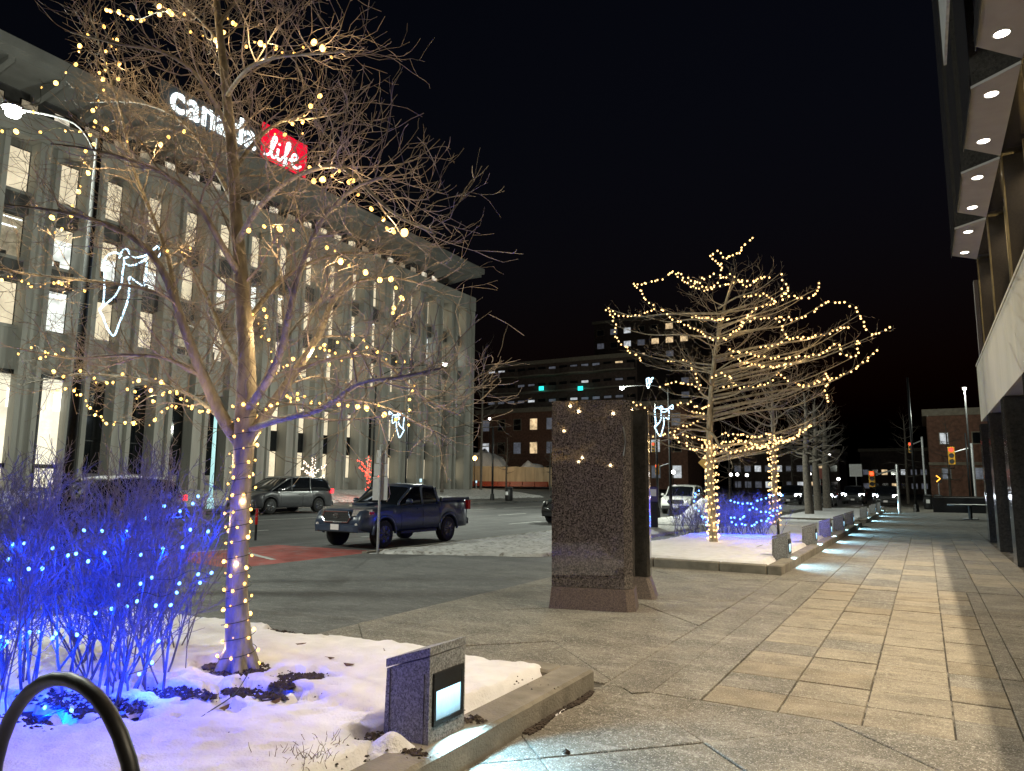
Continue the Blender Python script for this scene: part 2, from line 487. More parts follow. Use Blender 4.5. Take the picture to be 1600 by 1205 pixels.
FOOT = []
def snow_patch(name, x0, x1, y0, y1, zf, nx, ny, mat, amp=.03, sc_=1.3, ragged=.12, falloff=.18, thick=.12, seed=0, round_=None):
    """a snow sheet with soft ragged edges"""
    vs = []; fs_ = []
    for j in range(ny+1):
        for i in range(nx+1):
            x = x0+(x1-x0)*i/nx; y = y0+(y1-y0)*j/ny
            n1 = noise.fractal(Vector((x*sc_+seed, y*sc_, seed)), 1.0, 2.0, 4)
            n2 = noise.noise(Vector((x*4+seed, y*4, 3.3)))
            n3 = noise.noise(Vector((x*13+seed, y*13, 7.3)))
            d = min(x-x0, x1-x, y-y0, y1-y)
            if round_:
                d = min(d, round_(x, y))
            d += ragged*n2 - ragged*.6
            k = max(0, min(1, d/falloff)); k = k*k*(3-2*k)
            z = zf(x, y) - .05 + k*(thick*.6+amp*(1+n1)+.010*n3+.006*noise.noise(Vector((x*6.3, y*6.3, 9)))+.004*noise.noise(Vector((x*31, y*31, 2)))+.05)
            for fx, fy, fa in FOOT:
                ax_, ay_ = x-fx, y-fy
                if abs(ax_) < .3 and abs(ay_) < .3:
                    lu = ax_*math.cos(fa)+ay_*math.sin(fa); lv = -ax_*math.sin(fa)+ay_*math.cos(fa)
                    e_ = (lu/.14)**2+(lv/.055)**2
                    if e_ < 2.2: z -= .022*max(0, 1-e_) - .008*max(0, 1-abs(e_-1.4)/.8)
            vs.append((x, y, z))
    for j in range(ny):
        for i in range(nx):
            a = j*(nx+1)+i
            fs_.append((a, a+1, a+nx+2, a+nx+1))
    mb = MB(); mb.add(vs, fs_)
    o = mb.build(name, mat, None, True)
    return o

# ------------------------------------------------------------------ planter beds
def planter(x0, x1, y0, y1, label, nx, ny, front=True, back=True, seed=0):
    t = thing('planter_bed', label, 'planter', ((x0+x1)/2, (y0+y1)/2, 0), 0, 'raised planting beds along the plaza', True)
    # kerb stones, east side in lengths with joints
    y = y0
    while y < y1-.1:
        L_ = min(2.4, y1-y)
        MB().bbox_bev(KX-.26, KX, y+.004, y+L_-.004, -.02, .155+rng.uniform(-.003, .003), .018).build('kerb_stone', m_conc, t)
        y += L_
    if front:
        x = x0
        while x < KX-.27:
            L_ = min(1.3, KX-.268-x)
            MB().bbox_bev(x+.004, x+L_-.004, y0, y0+.2, -.02, .15, .018).build('kerb_stone', m_conc, t)
            x += L_
    MB().bb(x0+.05, KX-.262, y0+(.21 if front else 0), y1-.02, -.02, .085).build('soil_bed', m_soil, t)
    s = snow_patch('snow_cover', x0-.15, KX-.27 if True else 0, y0+(.21 if front else -.1), y1+.02, lambda x, y: .10, nx, ny, m_snow, .028, 1.3, .05, .10, .09, seed)
    attach(s, t)
    return t
# near bed
t = thing('planter_bed', 'snow covered bed with wide concrete kerb nearest the camera', 'planter', (-4.5, 2, 0), 0, 'raised planting beds along the plaza', True)
y = -2.0
for L_ in (2.4, 2.2, 2.85):
    MB().bbox_bev(KX-.27, KX, y+.004, y+L_-.004, -.02, .155, .02).build('kerb_stone', m_conc, t); y += L_
MB().bbox_bev(-3.0, KX-.274, 5.22, 5.45, -.02, .148, .02).build('kerb_stone', m_conc, t)
MB().bb(-7.5, KX-.275, -2, 5.2, -.02, .07).build('soil_bed', m_soil, t)
HOLES = []
for (u_, v_, rx_, ry_) in ((468, 1056, .15, .10), (410, 1080, .30, .07), (360, 1078, .2, .05), (590, 1148, .08, .07), (738, 1118, .09, .06), (275, 1085, .30, .07), (150, 1105, .35, .10), (60, 1110, .3, .12), (460, 988, .16, .05), (372, 1042, .28, .12)):
    p_ = px(u_, v_, Z=.15); HOLES.append((p_.x, p_.y, rx_, ry_))
def bed1_round(x, y):
    # back edge runs slightly oblique and ragged, open hole at the trunk
    back = (5.42-.03*(KX-x))-y
    hole = (math.hypot((x+4.74)*1.0, (y-3.97)*1.15)-.22)
    d_ = min(back, hole+.05)
    nn = noise.fractal(Vector((x*7, y*7, 1.0)), 1.0, 2.0, 3)
    for hx, hy, rx, ry in HOLES:
        e_ = math.hypot((x-hx)/rx, (y-hy)/ry)
        d_ = min(d_, (e_-1)*min(rx, ry)+.13*nn+.05)
    return d_
for (u_, v_, a_) in ((510, 1075, .2), (485, 1118, .9), (560, 1130, .3), (800, 1090, .6), (430, 1175, .7), (340, 1150, .4)):
    p_ = px(u_, v_, Z=.15); FOOT.append((p_.x, p_.y, a_))
s1 = snow_patch('snow_cover', -8.2, KX-.255, 0.2, 5.5, lambda x, y: .09, 230, 210, m_snow, .03, 1.1, .05, .13, .10, 3.0, bed1_round)
attach(s1, t); FOOT.clear()
# bare damp gravel strip at the kerb foot
b = MB()
for i in range(900):
    yy = rng.uniform(4.25, 5.35); xx = KX+rng.uniform(.005, .05+.02*math.sin(yy*9))
    r_ = rng.uniform(.003, .011)
    b.box((xx, yy, r_*.6), (r_*2, r_*1.6, r_*1.3), rng.uniform(0, 3))
o = b.build('kerb_grit', m_soil); tag(o, 'dark wet grit lying along the foot of the near kerb', 'grit', kind='stuff')
o = snow_patch('snow_drift', KX, KX+.07, 4.62, 4.95, lambda x, y: -.02, 8, 16, m_snow, .01, 3, .01, .03, .05, 4)
tag(o, 'thin white strip of snow at the foot of the near kerb', 'snow', kind='stuff')
# snow mound against near bollard
def mound(name, cx_, cy_, rx, ry, h, z0, mat, seed, label, n=22, group=None, cat='snow pile', rough=.25):
    vs = [(cx_, cy_, z0+h)]; fs_ = []
    rings = 9
    for i in range(1, rings+1):
        r = i/rings
        for j in range(n):
            a = 2*PI*j/n
            k = 1+rough*noise.noise(Vector((math.cos(a)*2+seed, math.sin(a)*2, seed)))
            x = cx_+rx*r*k*math.cos(a); y = cy_+ry*r*k*math.sin(a)
            z = z0+h*(math.cos(r*PI)*.5+.5)*(1+rough*noise.noise(Vector((x*3/rx**.5, y*3/ry**.5, seed)))) - (.03 if i == rings else 0)
            vs.append((x, y, z))
    for j in range(n): fs_.append((0, 1+j, 1+(j+1) % n))
    for i in range(rings-1):
        for j in range(n):
            a = 1+i*n+j; c = 1+i*n+(j+1) % n
            fs_.append((a, a+n, c+n, c))
    o = MB().add(vs, fs_).build(name, mat, None, True)
    tag(o, label, cat, group)
    return o
mound('snow_heap', -2.64, 3.29, .21, .13, .085, .135, m_snow, 5, 'small heap of snow against the foot of the nearest light bollard', cat='snow')

planter(-6.1, KX, 14.05, 33.5, 'second snow bed holding the light wrapped tree and blue lit shrub', 70, 300, seed=8)
planter(-6.1, KX, 36.0, 53.5, 'farthest snow bed with three dark bare trunks', 40, 120, seed=14)

# boulevard snow strips along the road
def blv_round(x, y):
    # kerb return cut at the near end: from (-11,12.6) to (-7.3,14.2)
    return (y-(12.75+(x+11.0)*.42))*.9
o = snow_patch('snow_verge', -11.25, -7.3, 12.3, 27.5, lambda x, y: -.01, 90, 260, m_snow_dirty, .035, 1.4, .12, .2, .06, 21, blv_round)
tag(o, 'trodden dirty snow strip between the pickup truck and the walkway', 'snow', kind='stuff')
o = snow_patch('snow_verge', -11.25, -7.6, 29.5, 75, lambda x, y: -.01, 40, 240, m_snow_dirty, .035, 1.4, .12, .2, .06, 25)
tag(o, 'far strip of trodden snow beside the white car', 'snow', kind='stuff')
MB().bb(-11.42, -11.27, 12.9, 75, -.2, .02).build('road_kerb', m_conc, road)
MB().bb(ROADX1-.16, ROADX1-.02, -30, 200, 0, .25).build('road_kerb', m_conc, road)
o = snow_patch('snow_verge', -38.6, -31.3, 2, 62, lambda x, y: .36+(-31.5-x)*.12 if x > -36 else .9+.04*(-36-x), 30, 200, m_snow_dirty, .05, .8, .4, .8, .10, 31)
tag(o, 'snow lying in front of the lit office building', 'snow', kind='stuff')
mound('snow_bank', -30.6, 36.2, 1.0, 3.2, .55, .28, m_snow_dirty, 3, 'low grey snow bank behind the dark minivan')
mound('snow_bank', -30.7, 43.5, .9, 2.2, .45, .28, m_snow_dirty, 9, 'low grey snow bank beyond the blue pickup')
mound('snow_bank', -10.0, 37.5, 1.4, 3.4, .85, -.02, m_snow, 12, 'white snow bank in front of the white car', rough=.35)
print('setting', round(time.time()-T0, 1), 'slabs', ns)
# ------------------------------------------------------------------ office building across the street
BX = -40.0
t = thing('office_building', 'long concrete office building with tall fins and overhanging flat roof', 'building', (BX-8, 38, 1.0), 0, None, True)
Y0B, Y1B, PITCHB, SLOT = 14.49, 61.3, 2.57, 1.45
MB().bb(-62, BX-.95, 8, Y1B-.1, .6, 19.6).build('wall', m_board_conc, t)
slots = [Y0B+PITCHB*k for k in range(18)]
edges = [(8.0, slots[0])] + [(s_+SLOT, s_+PITCHB) for s_ in slots[:-1]] + [(slots[-1]+SLOT, Y1B)]
for i, (a, c) in enumerate(edges):
    p = MB().bb(BX-.96, BX-.14, a, c, .9, 19.55).build('pier', m_board_conc, t)
    for ya, yb in ((a, a+.26), (c-.26, c)):
        MB().bb(BX-.139, BX+.10, ya+.002, yb-.002, .9, 19.5).build('rib', m_board_conc, p)
# parapet band and clerestory storey
MB().bb(BX-1.1, BX+.14, 8, Y1B+.05, 19.56, 21.0).build('parapet_band', m_board_conc, t)
MB().bb(-60, BX-2.5, 8, Y1B-2.2, 21.01, 23.2).build('clerestory_wall', m_spandrel, t)
cy_ = 14.9
while cy_ < Y1B-3:
    fr = MB().bb(BX-2.56, BX-2.44, cy_, cy_+.95, 21.3, 22.75).build('window', m_black, t)
    MB().bb(BX-2.44, BX-2.42, cy_+.06, cy_+.89, 21.38, 22.68).build('pane', rng.choice([e_win[0], e_win[1], e_win[3]]), fr)
    cy_ += 1.75
# eave with beams
roof = MB().bb(-62, BX+1.0, 8, Y1B+.3, 23.55, 24.1).build('roof', m_eave, t)
MB().bb(-62, BX+.75, 8, Y1B+.1, 23.2, 23.549).build('soffit', m_eave, t)
by = 8.6
while by < Y1B:
    mb = MB()
    mb.loft([[(BX-2.5, by, 22.55), (BX-2.5, by+.3, 22.55), (BX-2.5, by+.3, 23.21), (BX-2.5, by, 23.21)],
             [(BX+.6, by, 22.98), (BX+.6, by+.3, 22.98), (BX+.6, by+.3, 23.21), (BX+.6, by, 23.21)]])
    mb.build('eave_beam', m_eave, t); by += 2.57
rows = [(9.6, 11.9), (13.2, 15.5), (16.8, 19.2)]
for k, ys_ in enumerate(slots):
    ya, yb = ys_+.001, ys_+SLOT-.001
    lob = k < 3
    # spandrels in the slot
    for z0, z1 in ((7.25, 9.55), (11.95, 13.15), (15.55, 16.75)):
        MB().bb(BX-.949, BX-.5, ya, yb, z0, z1).build('spandrel', m_spandrel if z0 > 8 else m_board_conc, t)
        MB().bb(BX-.499, BX-.42, ya, yb, z1-.16, z1).build('sill', m_board_conc, t)
    for ri, (z0, z1) in enumerate(rows):
        far = k > 12
        m = rng.choice([[e_win[2], e_win[1], e_win[2], e_win[0]], [e_win[1], e_win[2], e_win[0], e_win[2]], [e_win[0], e_win[0], e_win[1]]][ri])
        if rng.random() < .10: m = e_win[3]
        f_ = MB().bb(BX-.949, BX-.90, ya, yb, z0, z1).build('window', m_black, t)
        # blind above, brighter room below
        hb = rng.choice([0.0, 0.0, .3, .45, 1.0]) if ri < 2 else rng.choice([1.0, 1.0, .75])
        zm = z0+.06+(z1-z0-.12)*(1-hb)
        if hb < 1: MB().bb(BX-.899, BX-.885, ya+.06, yb-.06, z0+.06, zm).build('pane', m, f_)
        if hb > 0: MB().bb(BX-.899, BX-.88, ya+.06, yb-.06, zm+.002, z1-.06).build('blind', e_win[0], f_)
        if hb < 1 and ri < 2 and rng.random() < .7:
            zz = zm-.25-rng.random()*.5
            MB().bb(BX-.884, BX-.86, ya+.2, yb-.35, zz, zz+.07).build('ceiling_light', e_sign_w, f_)
        if hb < .9 and rng.random() < .75:
            w0 = ya+.08+rng.random()*.5; w1 = min(yb-.08, w0+rng.uniform(.3, .8)); h_ = rng.uniform(.15, .55)
            MB().bb(BX-.884, BX-.865, w0, w1, z0+.06, z0+.06+h_).build('furniture', m_spandrel, f_)
        if hb < .5:
            zz = zm-.15-rng.random()*.25
            MB().bb(BX-.884, BX-.87, ya+.45, yb-.1, zz, zz+.05).build('ceiling_light', e_sign_w, f_)
        MB().bb(BX-.899, BX-.84, ya+.06, yb-.06, z0-.02, z0+.05).build('sill', m_galv, f_)
    if not lob:
        f_ = MB().bb(BX-.949, BX-.90, ya, yb, 1.6, 7.24).build('window', m_black, t)
        lit = rng.random()
        MB().bb(BX-.899, BX-.885, ya+.06, yb-.06, 5.3, 7.15).build('pane', e_win[0] if k in (8, 9, 10, 11, 13, 15) else m_glass_dark, f_)
        MB().bb(BX-.899, BX-.86, ya+.04, yb-.04, 3.85, 5.25).build('pane', m_glass_dark, f_)
        MB().bb(BX-.899, BX-.885, ya+.06, yb-.06, 2.0, 3.8).build('pane', e_win[0] if k >= 8 else m_glass_dark, f_)
        MB().bb(BX-.899, BX-.80, ya+.02, yb-.02, 1.6, 1.98).build('sill', m_board_conc, f_)
# lit lobby bays at the near end
lb = MB().bb(BX-.6, BX-.55, 14.3, 21.9, 1.2, 7.0).build('lobby_wall', e_lobby, t)
for yy in (14.3, 16.9, 17.2, 19.4, 19.7, 21.7):
    MB().bb(BX-.54, BX+.02, yy, yy+(.22 if yy in (16.9, 19.4) else .1), 1.0, 7.1).build('mullion', m_black if yy not in (16.9, 19.4) else m_spandrel, t)
for zz in (2.2, 7.0):
    MB().bb(BX-.545, BX-.3, 14.3, 21.9, zz, zz+.22).build('transom', m_black, t)
for yy in (15.7, 18.4, 20.7):
    MB().bb(BX-.549, BX-.54, yy, yy+.5, 5.3, 6.3).build('wall_washer', E('washer_glow', (1, .97, .85), 1.3), t)

# roof sign
SX = BX+1.06
sg = thing('building_sign', 'lit white lettering and red square panel along the office roof edge', 'sign', (SX-.1, 31, 24.1), 0, None, True)
A0, A1 = px(266, 160, X=SX), px(478, 278, X=SX)
zb, zt = 24.35, 26.85
MB().bb(SX-.30, SX-.20, A0.y-.6, A1.y+.05, zb-.30, zb+1.75).build('backing_panel', M('sign_backing', (.10, .115, .13), .6, .1, 2), sg)
pw0, pw1 = px(411, 220, X=SX).y, px(480, 250, X=SX).y
MB().bb(SX-.19, SX-.05, pw0, pw1, zb-.05, zt).build('red_panel', e_sign_r, sg)
def text_mesh(ch, size, extr, off):
    cu = bpy.data.curves.new('glyph', 'FONT'); cu.body = ch; cu.size = size; cu.extrude = extr; cu.offset = off
    ob = bpy.data.objects.new('glyph', cu); C.objects.link(ob)
    dg = bpy.context.evaluated_depsgraph_get()
    me = bpy.data.meshes.new_from_object(ob.evaluated_get(dg))
    bpy.data.objects.remove(ob); bpy.data.curves.remove(cu)
    return me
ly = A0.y+.1; lw = (pw0-.35-ly)/6.0
for ch in 'canada':
    me = text_mesh(ch, 2.55, .05, .045)
    xs = [v.co.x for v in me.vertices]; wd = max(xs)-min(xs); x_min = min(xs)
    k_ = (lw*.86)/wd
    for v in me.vertices:
        x_, y_, z_ = v.co
        v.co = (SX-.12+z_, ly+(x_-x_min)*k_, zb+.12+y_*1.02)
    me.materials.clear(); me.materials.append(e_sign_w); me.update()
    link('letter', me, sg); ly += lw
def sm(pts, n=6):
    out = []
    for i in range(len(pts)-1):
        p0 = pts[max(i-1, 0)]; p1 = pts[i]; p2 = pts[i+1]; p3 = pts[min(i+2, len(pts)-1)]
        for k in range(n):
            t_ = k/n
            out.append(tuple(.5*((2*p1[d])+(-p0[d]+p2[d])*t_+(2*p0[d]-5*p1[d]+4*p2[d]-p3[d])*t_*t_+(-p0[d]+3*p1[d]-3*p2[d]+p3[d])*t_**3) for d in range(len(p1))))
    out.append(tuple(pts[-1]))
    return out
strokes = [[(0, .02), (.07, .04), (.14, .14), (.22, .42), (.265, .60), (.235, .68), (.18, .58), (.15, .33), (.165, .10), (.22, .04), (.28, .12)],
           [(.315, .36), (.31, .16), (.345, .05), (.40, .10), (.44, .2)], [(.34, .50), (.345, .53)],
           [(.44, .18), (.52, .34), (.585, .56), (.59, .70), (.545, .70), (.515, .52), (.495, .20), (.47, -.04), (.495, -.05), (.525, .06), (.54, .20), (.60, .22)],
           [(.60, .22), (.72, .28), (.79, .38), (.755, .47), (.68, .40), (.655, .22), (.71, .08), (.80, .08), (.88, .18)], [(.95, .04), (.955, .05)]]
for st in strokes:
    pts = [(SX, pw0+(pw1-pw0)*(.04+.92*u_), zb-.02+(zt-zb)*(v_+.06)) for u_, v_ in sm(st)]
    MB().tube(pts, .085, 8, True).build('script_stroke', e_sign_w, sg)
pl = bpy.data.lights.new('sign_glow', 'AREA')

# ------------------------------------------------------------------ bank tower podium on the right
t = thing('right_building', 'dark stone building with lit saw-tooth soffits over the plaza', 'building', (3.5, 12, 0), 0, None, True)
P0 = 3.455
for k in range(-4, 3):
    ya, yb = 12.31+P0*k, 14.54+P0*k
    inner = [(1.58, ya-.60), (1.58, yb+.66)]
    poly = [(.985, ya), (.985, yb), (1.58, yb+.65), (1.58, ya-.45)]
    MB().prism([(p[0]+(.01 if p[0] < 1 else 0), p[1]) for p in poly], 7.71, 19).build('bay_front', m_darkstone, t)
    s_ = MB().prism(poly, 7.665, 7.709).build('soffit', m_soffit, t)
    MB().bb(.972, .984, ya, yb, 7.60, 7.9).build('soffit_trim', m_darkstone, t)
    for yy in (12.61+P0*k, 14.35+P0*k):
        mb = MB(); mb.cyl((1.27, yy, 7.664), (1.27, yy, 7.648), 0.09, .082, 20); d_ = mb.build('downlight', e_down, s_)
        MB().tube([(1.27+.102*math.cos(a*PI/8), yy+.102*math.sin(a*PI/8), 7.66) for a in range(17)], .012, 6).build('downlight_ring', m_white, s_)
        if yy > 3: spot_light('downlight_beam', (1.27, yy, 7.63), (-.1, 0, -1), 330, (1, .82, .56), 90, 1.0, s_, .10)
MB().bb(1.585, 12, -8, 22.6, 7.72, 19).build('upper_storeys', m_darkstone, t)
MB().bb(.66, .70, 5.0, 12.3, 8.15, 9.6).build('steel_trim', m_galv, t)
m_fin = M('brown_stone_fin', (.018, .014, .010), .3, .3, 30)
m_brass = M('bronze_trim', (.22, .18, .10), .35, .15, 6, metal=.8)
# first-floor fins and glazing under the soffit
MB().bb(2.25, 12, -8, 24.4, 5.22, 7.7).build('glazing', m_glass_dark, t)
for k in range(-5, 4):
    yn = 11.83+P0*k
    MB().loft([[(1.60, yn-.07, z), (1.60, yn+.07, z), (2.24, yn+.16, z), (2.24, yn-.16, z)] for z in (5.225, 7.66)]).build('stone_fin', m_fin, t)
    for sy in (-.075, .075): MB().bb(1.585, 1.61, yn+sy-.012, yn+sy+.012, 5.27, 7.66).build('edge_trim', m_brass, t)
    MB().bb(1.9, 2.24, yn+.2, yn+P0-.2, 6.55, 6.59).build('transom', m_brass, t)
    for dy in (.48, 1.15, 1.9, 2.75):
        MB().bb(1.85 if dy in (.48, 2.75) else 2.05, 2.245, yn+dy, yn+dy+.05, 5.225, 7.66).build('mullion', m_brass, t)
MB().bb(1.60, 1.70, 24.1, 24.4, 5.225, 7.6).build('stone_fin', m_polbase, t)
e_cove = E('cove_strip', (1, .82, .5), 3.0)
for k in range(-3, 3):
    yn = 11.83+P0*k
    cs_ = MB().bb(2.10, 2.14, yn+.4, yn+P0-.4, 7.645, 7.66).build('cove_light', e_cove, t)
    al = bpy.data.lights.new('cove_beam', 'AREA'); al.shape = 'RECTANGLE'; al.size = .04; al.size_y = P0-.8; al.energy = 118; al.spread = R(90); al.color = (1, .84, .60)
    ao = bpy.data.objects.new('cove_beam', al); C.objects.link(ao); attach(ao, t)
    ao.location = (2.12, yn+P0/2, 7.63); ao.rotation_euler = (0, R(14), 0)
# beige fascia box in panels, underside
yy = -8.0
while yy < 25.2:
    ye = min(yy+1.66, 25.2)
    MB().bb(1.57, 1.63, yy+.004, ye-.004, 3.55, 5.2).build('fascia_panel', m_fascia, t); yy = ye
MB().bb(1.631, 12, -8, 25.19, 3.56, 5.19).build('podium_slab', m_soffit, t)
MB().bb(1.55, 1.64, -8, 25.2, 5.201, 5.26).build('coping', m_fascia, t)
for yk in (26.3-.35, 22.27, 18.3, 14.2, 10.1, 6.0, 1.9):
    MB().bb(1.60 if yk > 25 else 1.57, 2.5, yk, yk+.7, .0, 3.549).build('stone_column', m_darkstone, t)
MB().bb(3.0, 3.1, -8, 25, 0, 3.55).build('glazing', m_glass_dark, t)
# ------------------------------------------------------------------ granite monument
def granite_block(name, c, wd, dp, h0, h1, rz, mat, parent, cham=.06, shrink=0.0):
    ca, sa = math.cos(rz), math.sin(rz)
    def ring(k, z):
        x, y = wd/2-k, dp/2-k
        pts = [(-x, -y), (x-cham, -y), (x, -y+cham), (x, y), (-x, y)]
        return [(c[0]+a*ca-b_*sa, c[1]+a*sa+b_*ca, z) for a, b_ in pts]
    return MB().loft([ring(0, h0), ring(shrink, h1)]).build(name, mat, parent)
mt = thing('granite_monument', 'tall polished brown granite slabs on a flared base in the plaza', 'monument', (-3.85, 9.0, 0), 0, None, True)
RZM = R(15)
granite_block('base', (-3.87, 8.93), 1.12, .50, 0, .27, RZM, m_polbase, mt, .10, .03)
granite_block('slab', (-3.88, 8.94), 1.05, .42, .275, 2.72, RZM, m_pol, mt, .10)
granite_block('base', (-3.74, 10.12), .62, .55, 0, .30, RZM, m_polbase, mt, .05, .09)
granite_block('slab', (-3.74, 10.12), .46, .36, .305, 2.70, RZM, m_darkstone, mt, .04)
arc = [px(988+6*math.sin(PI*k/10), 672+ (716-672)*k/10, Y=8.78) for k in range(11)]
arc = []
ca, sa = math.cos(RZM), math.sin(RZM)
for k in range(13):
    q = -1+2*k/12
    lx = .40+.035*math.cos(q*1.3); lz = 2.17+.19*q
    arc.append((-3.85+lx*ca+.215*sa, 8.94+lx*sa-.215*ca, lz))
MB().tube(arc, .010, 6, True).build('steel_arc', m_steel, mt)

# ------------------------------------------------------------------ buildings in the distance
def block(name, label, x0, x1, y0, y1, z0, z1, mat, nrow, ncol, zfirst, dz, wdt, hgt, lit, seed, face='south', group=None, cat='building', trim=None, balc=False):
    q = random.Random(seed)
    t = thing(name, label, cat, ((x0+x1)/2, (y0+y1)/2, z0), 0, group, True)
    MB().bb(x0, x1, y0, y1, z0, z1).build('wall', mat, t)
    MB().bb(x0-.4, x1+.4, y0-.4, y1+.4, z1, z1+.7).build('roof', trim or m_stone_trim, t)
    for r_ in range(nrow):
        for c_ in range(ncol):
            xa = x0+(x1-x0)*(c_+.5)/ncol-wdt/2; za = z0+zfirst+dz*r_
            f_ = MB().bb(xa, xa+wdt, y0-.06, y0-.002, za, za+hgt).build('window', m_stone_trim if not balc else m_black, t)
            rr = q.random()
            MB().bb(xa+.1, xa+wdt-.1, y0-.09, y0-.061, za+.1, za+hgt-.1).build('pane', (q.choice(e_winfar[:2]) if rr < lit else (e_winfar[2] if rr < lit+.35 else m_glass_dark)), f_)
        if balc:
            za = z0+zfirst+dz*r_-.35
            n = 4; pts = []
            for i in range(n*8+1):
                u_ = i/(n*8); pts.append((x0+(x1-x0)*u_, y0-1.3-.8*abs(math.sin(u_*n*PI))))
            MB().prism(pts+[(x1, y0-.1), (x0, y0-.1)], za, za+.22).build('balcony', m_stone_trim, t)
            MB().loft([[(p[0], p[1], za+.23), (p[0], p[1]+.06, za+.23), (p[0], p[1]+.06, za+1.1), (p[0], p[1], za+1.1)] for p in pts]).build('balcony_rail', m_brick_dark, t)
    return t
block('apartment_block', 'mid rise brick block with curved balconies behind the office building', -70, -40.5, 112, 130, 1.0, 23.0, m_brick_dark, 3, 14, 14.2, 2.9, 1.5, 1.5, .10, 4, balc=True)
ap = [o for o in sc.objects if o.name.startswith('apartment_block')][0]
e_teal = E('teal_lamp', (.03, .85, .75), 1.2)
for u_, v_ in ((846, 607), (907, 607)):
    p_ = px(u_, v_, Y=109.4); MB().bb(p_.x-.45, p_.x+.45, 109.3, 109.4, p_.z-.35, p_.z+.35).build('balcony_lights', e_teal, ap)
bl = block('brick_house', 'low brick block with stone cornice behind the plywood hoarding', -66, -47.5, 103, 111, 1.0, 13.4, m_brick, 3, 6, 1.6, 3.9, 1.5, 2.0, .06, 5)
bl2 = block('brick_house', 'low brick block with stone cornice hidden behind the granite monument', -46.2, -30, 104, 111.5, 1.0, 13.6, m_brick, 3, 5, 1.6, 3.9, 1.5, 2.0, .1, 6)
block('apartment_tower', 'tall dark apartment tower rising behind the lit tree', -68, -44, 158, 176, 1.0, 40.5, m_brick_dark, 11, 7, 4, 3.25, 1.9, 1.5, .34, 8)
rb = block('brick_house', 'two storey brick building beyond the dark plaza benches', .6, 12, 86, 100, .0, 9.0, m_brick, 2, 4, 2.4, 3.6, .9, 1.3, .12, 9)
MB().bb(.5, 12.1, 85.8, 85.95, 3.9, 4.2).build('string_course', m_stone_trim, rb)
block('low_building', 'long low dark building across the far crossing', -34, -14, 150, 165, .0, 8.0, m_brick_dark, 2, 10, 1.2, 3.2, 1.4, 1.4, .35, 10)
block('low_building', 'dark block at the end of the street with a few lit windows', -13, 1, 190, 205, .0, 10.0, m_brick_dark, 2, 7, 1.2, 3.2, 1.4, 1.4, .3, 12)
# plywood hoarding, snow tent, orange barrier
hd = thing('hoarding', 'pale plywood hoarding at the foot of the brick block', 'hoarding', (-44, 76, 1.35), 0, None, True)
for i in range(10):
    x = -50.6+1.25*i
    MB().bb(x+.01, x+1.24, 76+.02*(i % 2), 76.08+.02*(i % 2), 1.3, 3.85-.03*i+rng.uniform(-.03, .03)).build('plywood_sheet', m_wood, hd)
br = thing('road_barrier', 'low orange barrier in front of the plywood hoarding', 'barrier', (-44, 75, 1.3), 0, None, True)
for i in range(7):
    x = -50.2+1.7*i
    MB().loft([[(x+.03, 74.9, 1.3), (x+1.66, 74.9, 1.3), (x+1.66, 75.35, 1.3), (x+.03, 75.35, 1.3)], [(x+.03, 75.0, 1.9), (x+1.66, 75.0, 1.9), (x+1.66, 75.2, 1.9), (x+.03, 75.2, 1.9)]]).build('barrier_block', m_orange, br)
mound('snow_pile', -50.5, 80.5, 7.5, 3.6, 4.6, 1.2, m_snow, 17, 'big white snow pile rising behind the plywood hoarding', 30)
mound('snow_pile', -43, 80, 6.0, 3, 3.0, 1.2, m_snow, 19, 'lower snow pile behind the right end of the hoarding', 30)
bpy.data.lights.remove(pl)
print('buildings', round(time.time()-T0, 1))
# ------------------------------------------------------------------ trees
def path(p, d, L_, n, wob, up, q):
    pts = [p.copy()]
    d = d.normalized()
    for i in range(n):
        d = (d+Vector((q.gauss(0, wob), q.gauss(0, wob), q.gauss(0, wob)+up))).normalized()
        p = p+d*(L_/n)
        pts.append(p)
    return pts

def spawn(mb, pts, r0, r1, lvl, q, dens, lens, spread, up, taper_start=.12, wob=.16):
    """side branches along a limb polyline, recursive"""
    n = len(pts)
    tot = sum((pts[i+1]-pts[i]).length for i in range(n-1))
    cnt = max(1, int(tot*dens[lvl]*q.uniform(.8, 1.2)))
    az = q.uniform(0, 2*PI)
    for c_ in range(cnt):
        u = taper_start+(1-taper_start)*(c_+q.random())/cnt
        x = u*(n-1); i = min(int(x), n-2); f = x-i
        p = pts[i].lerp(pts[i+1], f)
        d = (pts[i+1]-pts[i]).normalized()
        az += 2.4+q.uniform(-.5, .5)
        o1 = d.orthogonal().normalized(); o2 = d.cross(o1)
        side = o1*math.cos(az)+o2*math.sin(az)
        a = q.uniform(*spread)
        nd = d*math.cos(a)+side*math.sin(a)
        nd.z = nd.z*.8+up
        L_ = lens[lvl]*q.uniform(.55, 1.2)*(1.2-.75*u)
        rr = (r0+(r1-r0)*u)
        br = max(.0022, min(rr*.5, .008*L_+.002))
        ns_ = 6 if lvl == 0 else (4 if lvl == 1 else 3)
        bp = path(p, nd, L_, ns_, wob*1.25, .09, q)
        mb.tube(bp, [br+(.0016-br)*k/ns_ for k in range(ns_+1)], 4 if lvl == 0 else 3)
        if lvl+1 < len(dens):
            spawn(mb, bp, br, .0016, lvl+1, q, dens, lens, spread, up*.5, .2, wob)

def smooth_path(pts, n=4):
    return [Vector(p) for p in sm([tuple(p) for p in pts], n)]

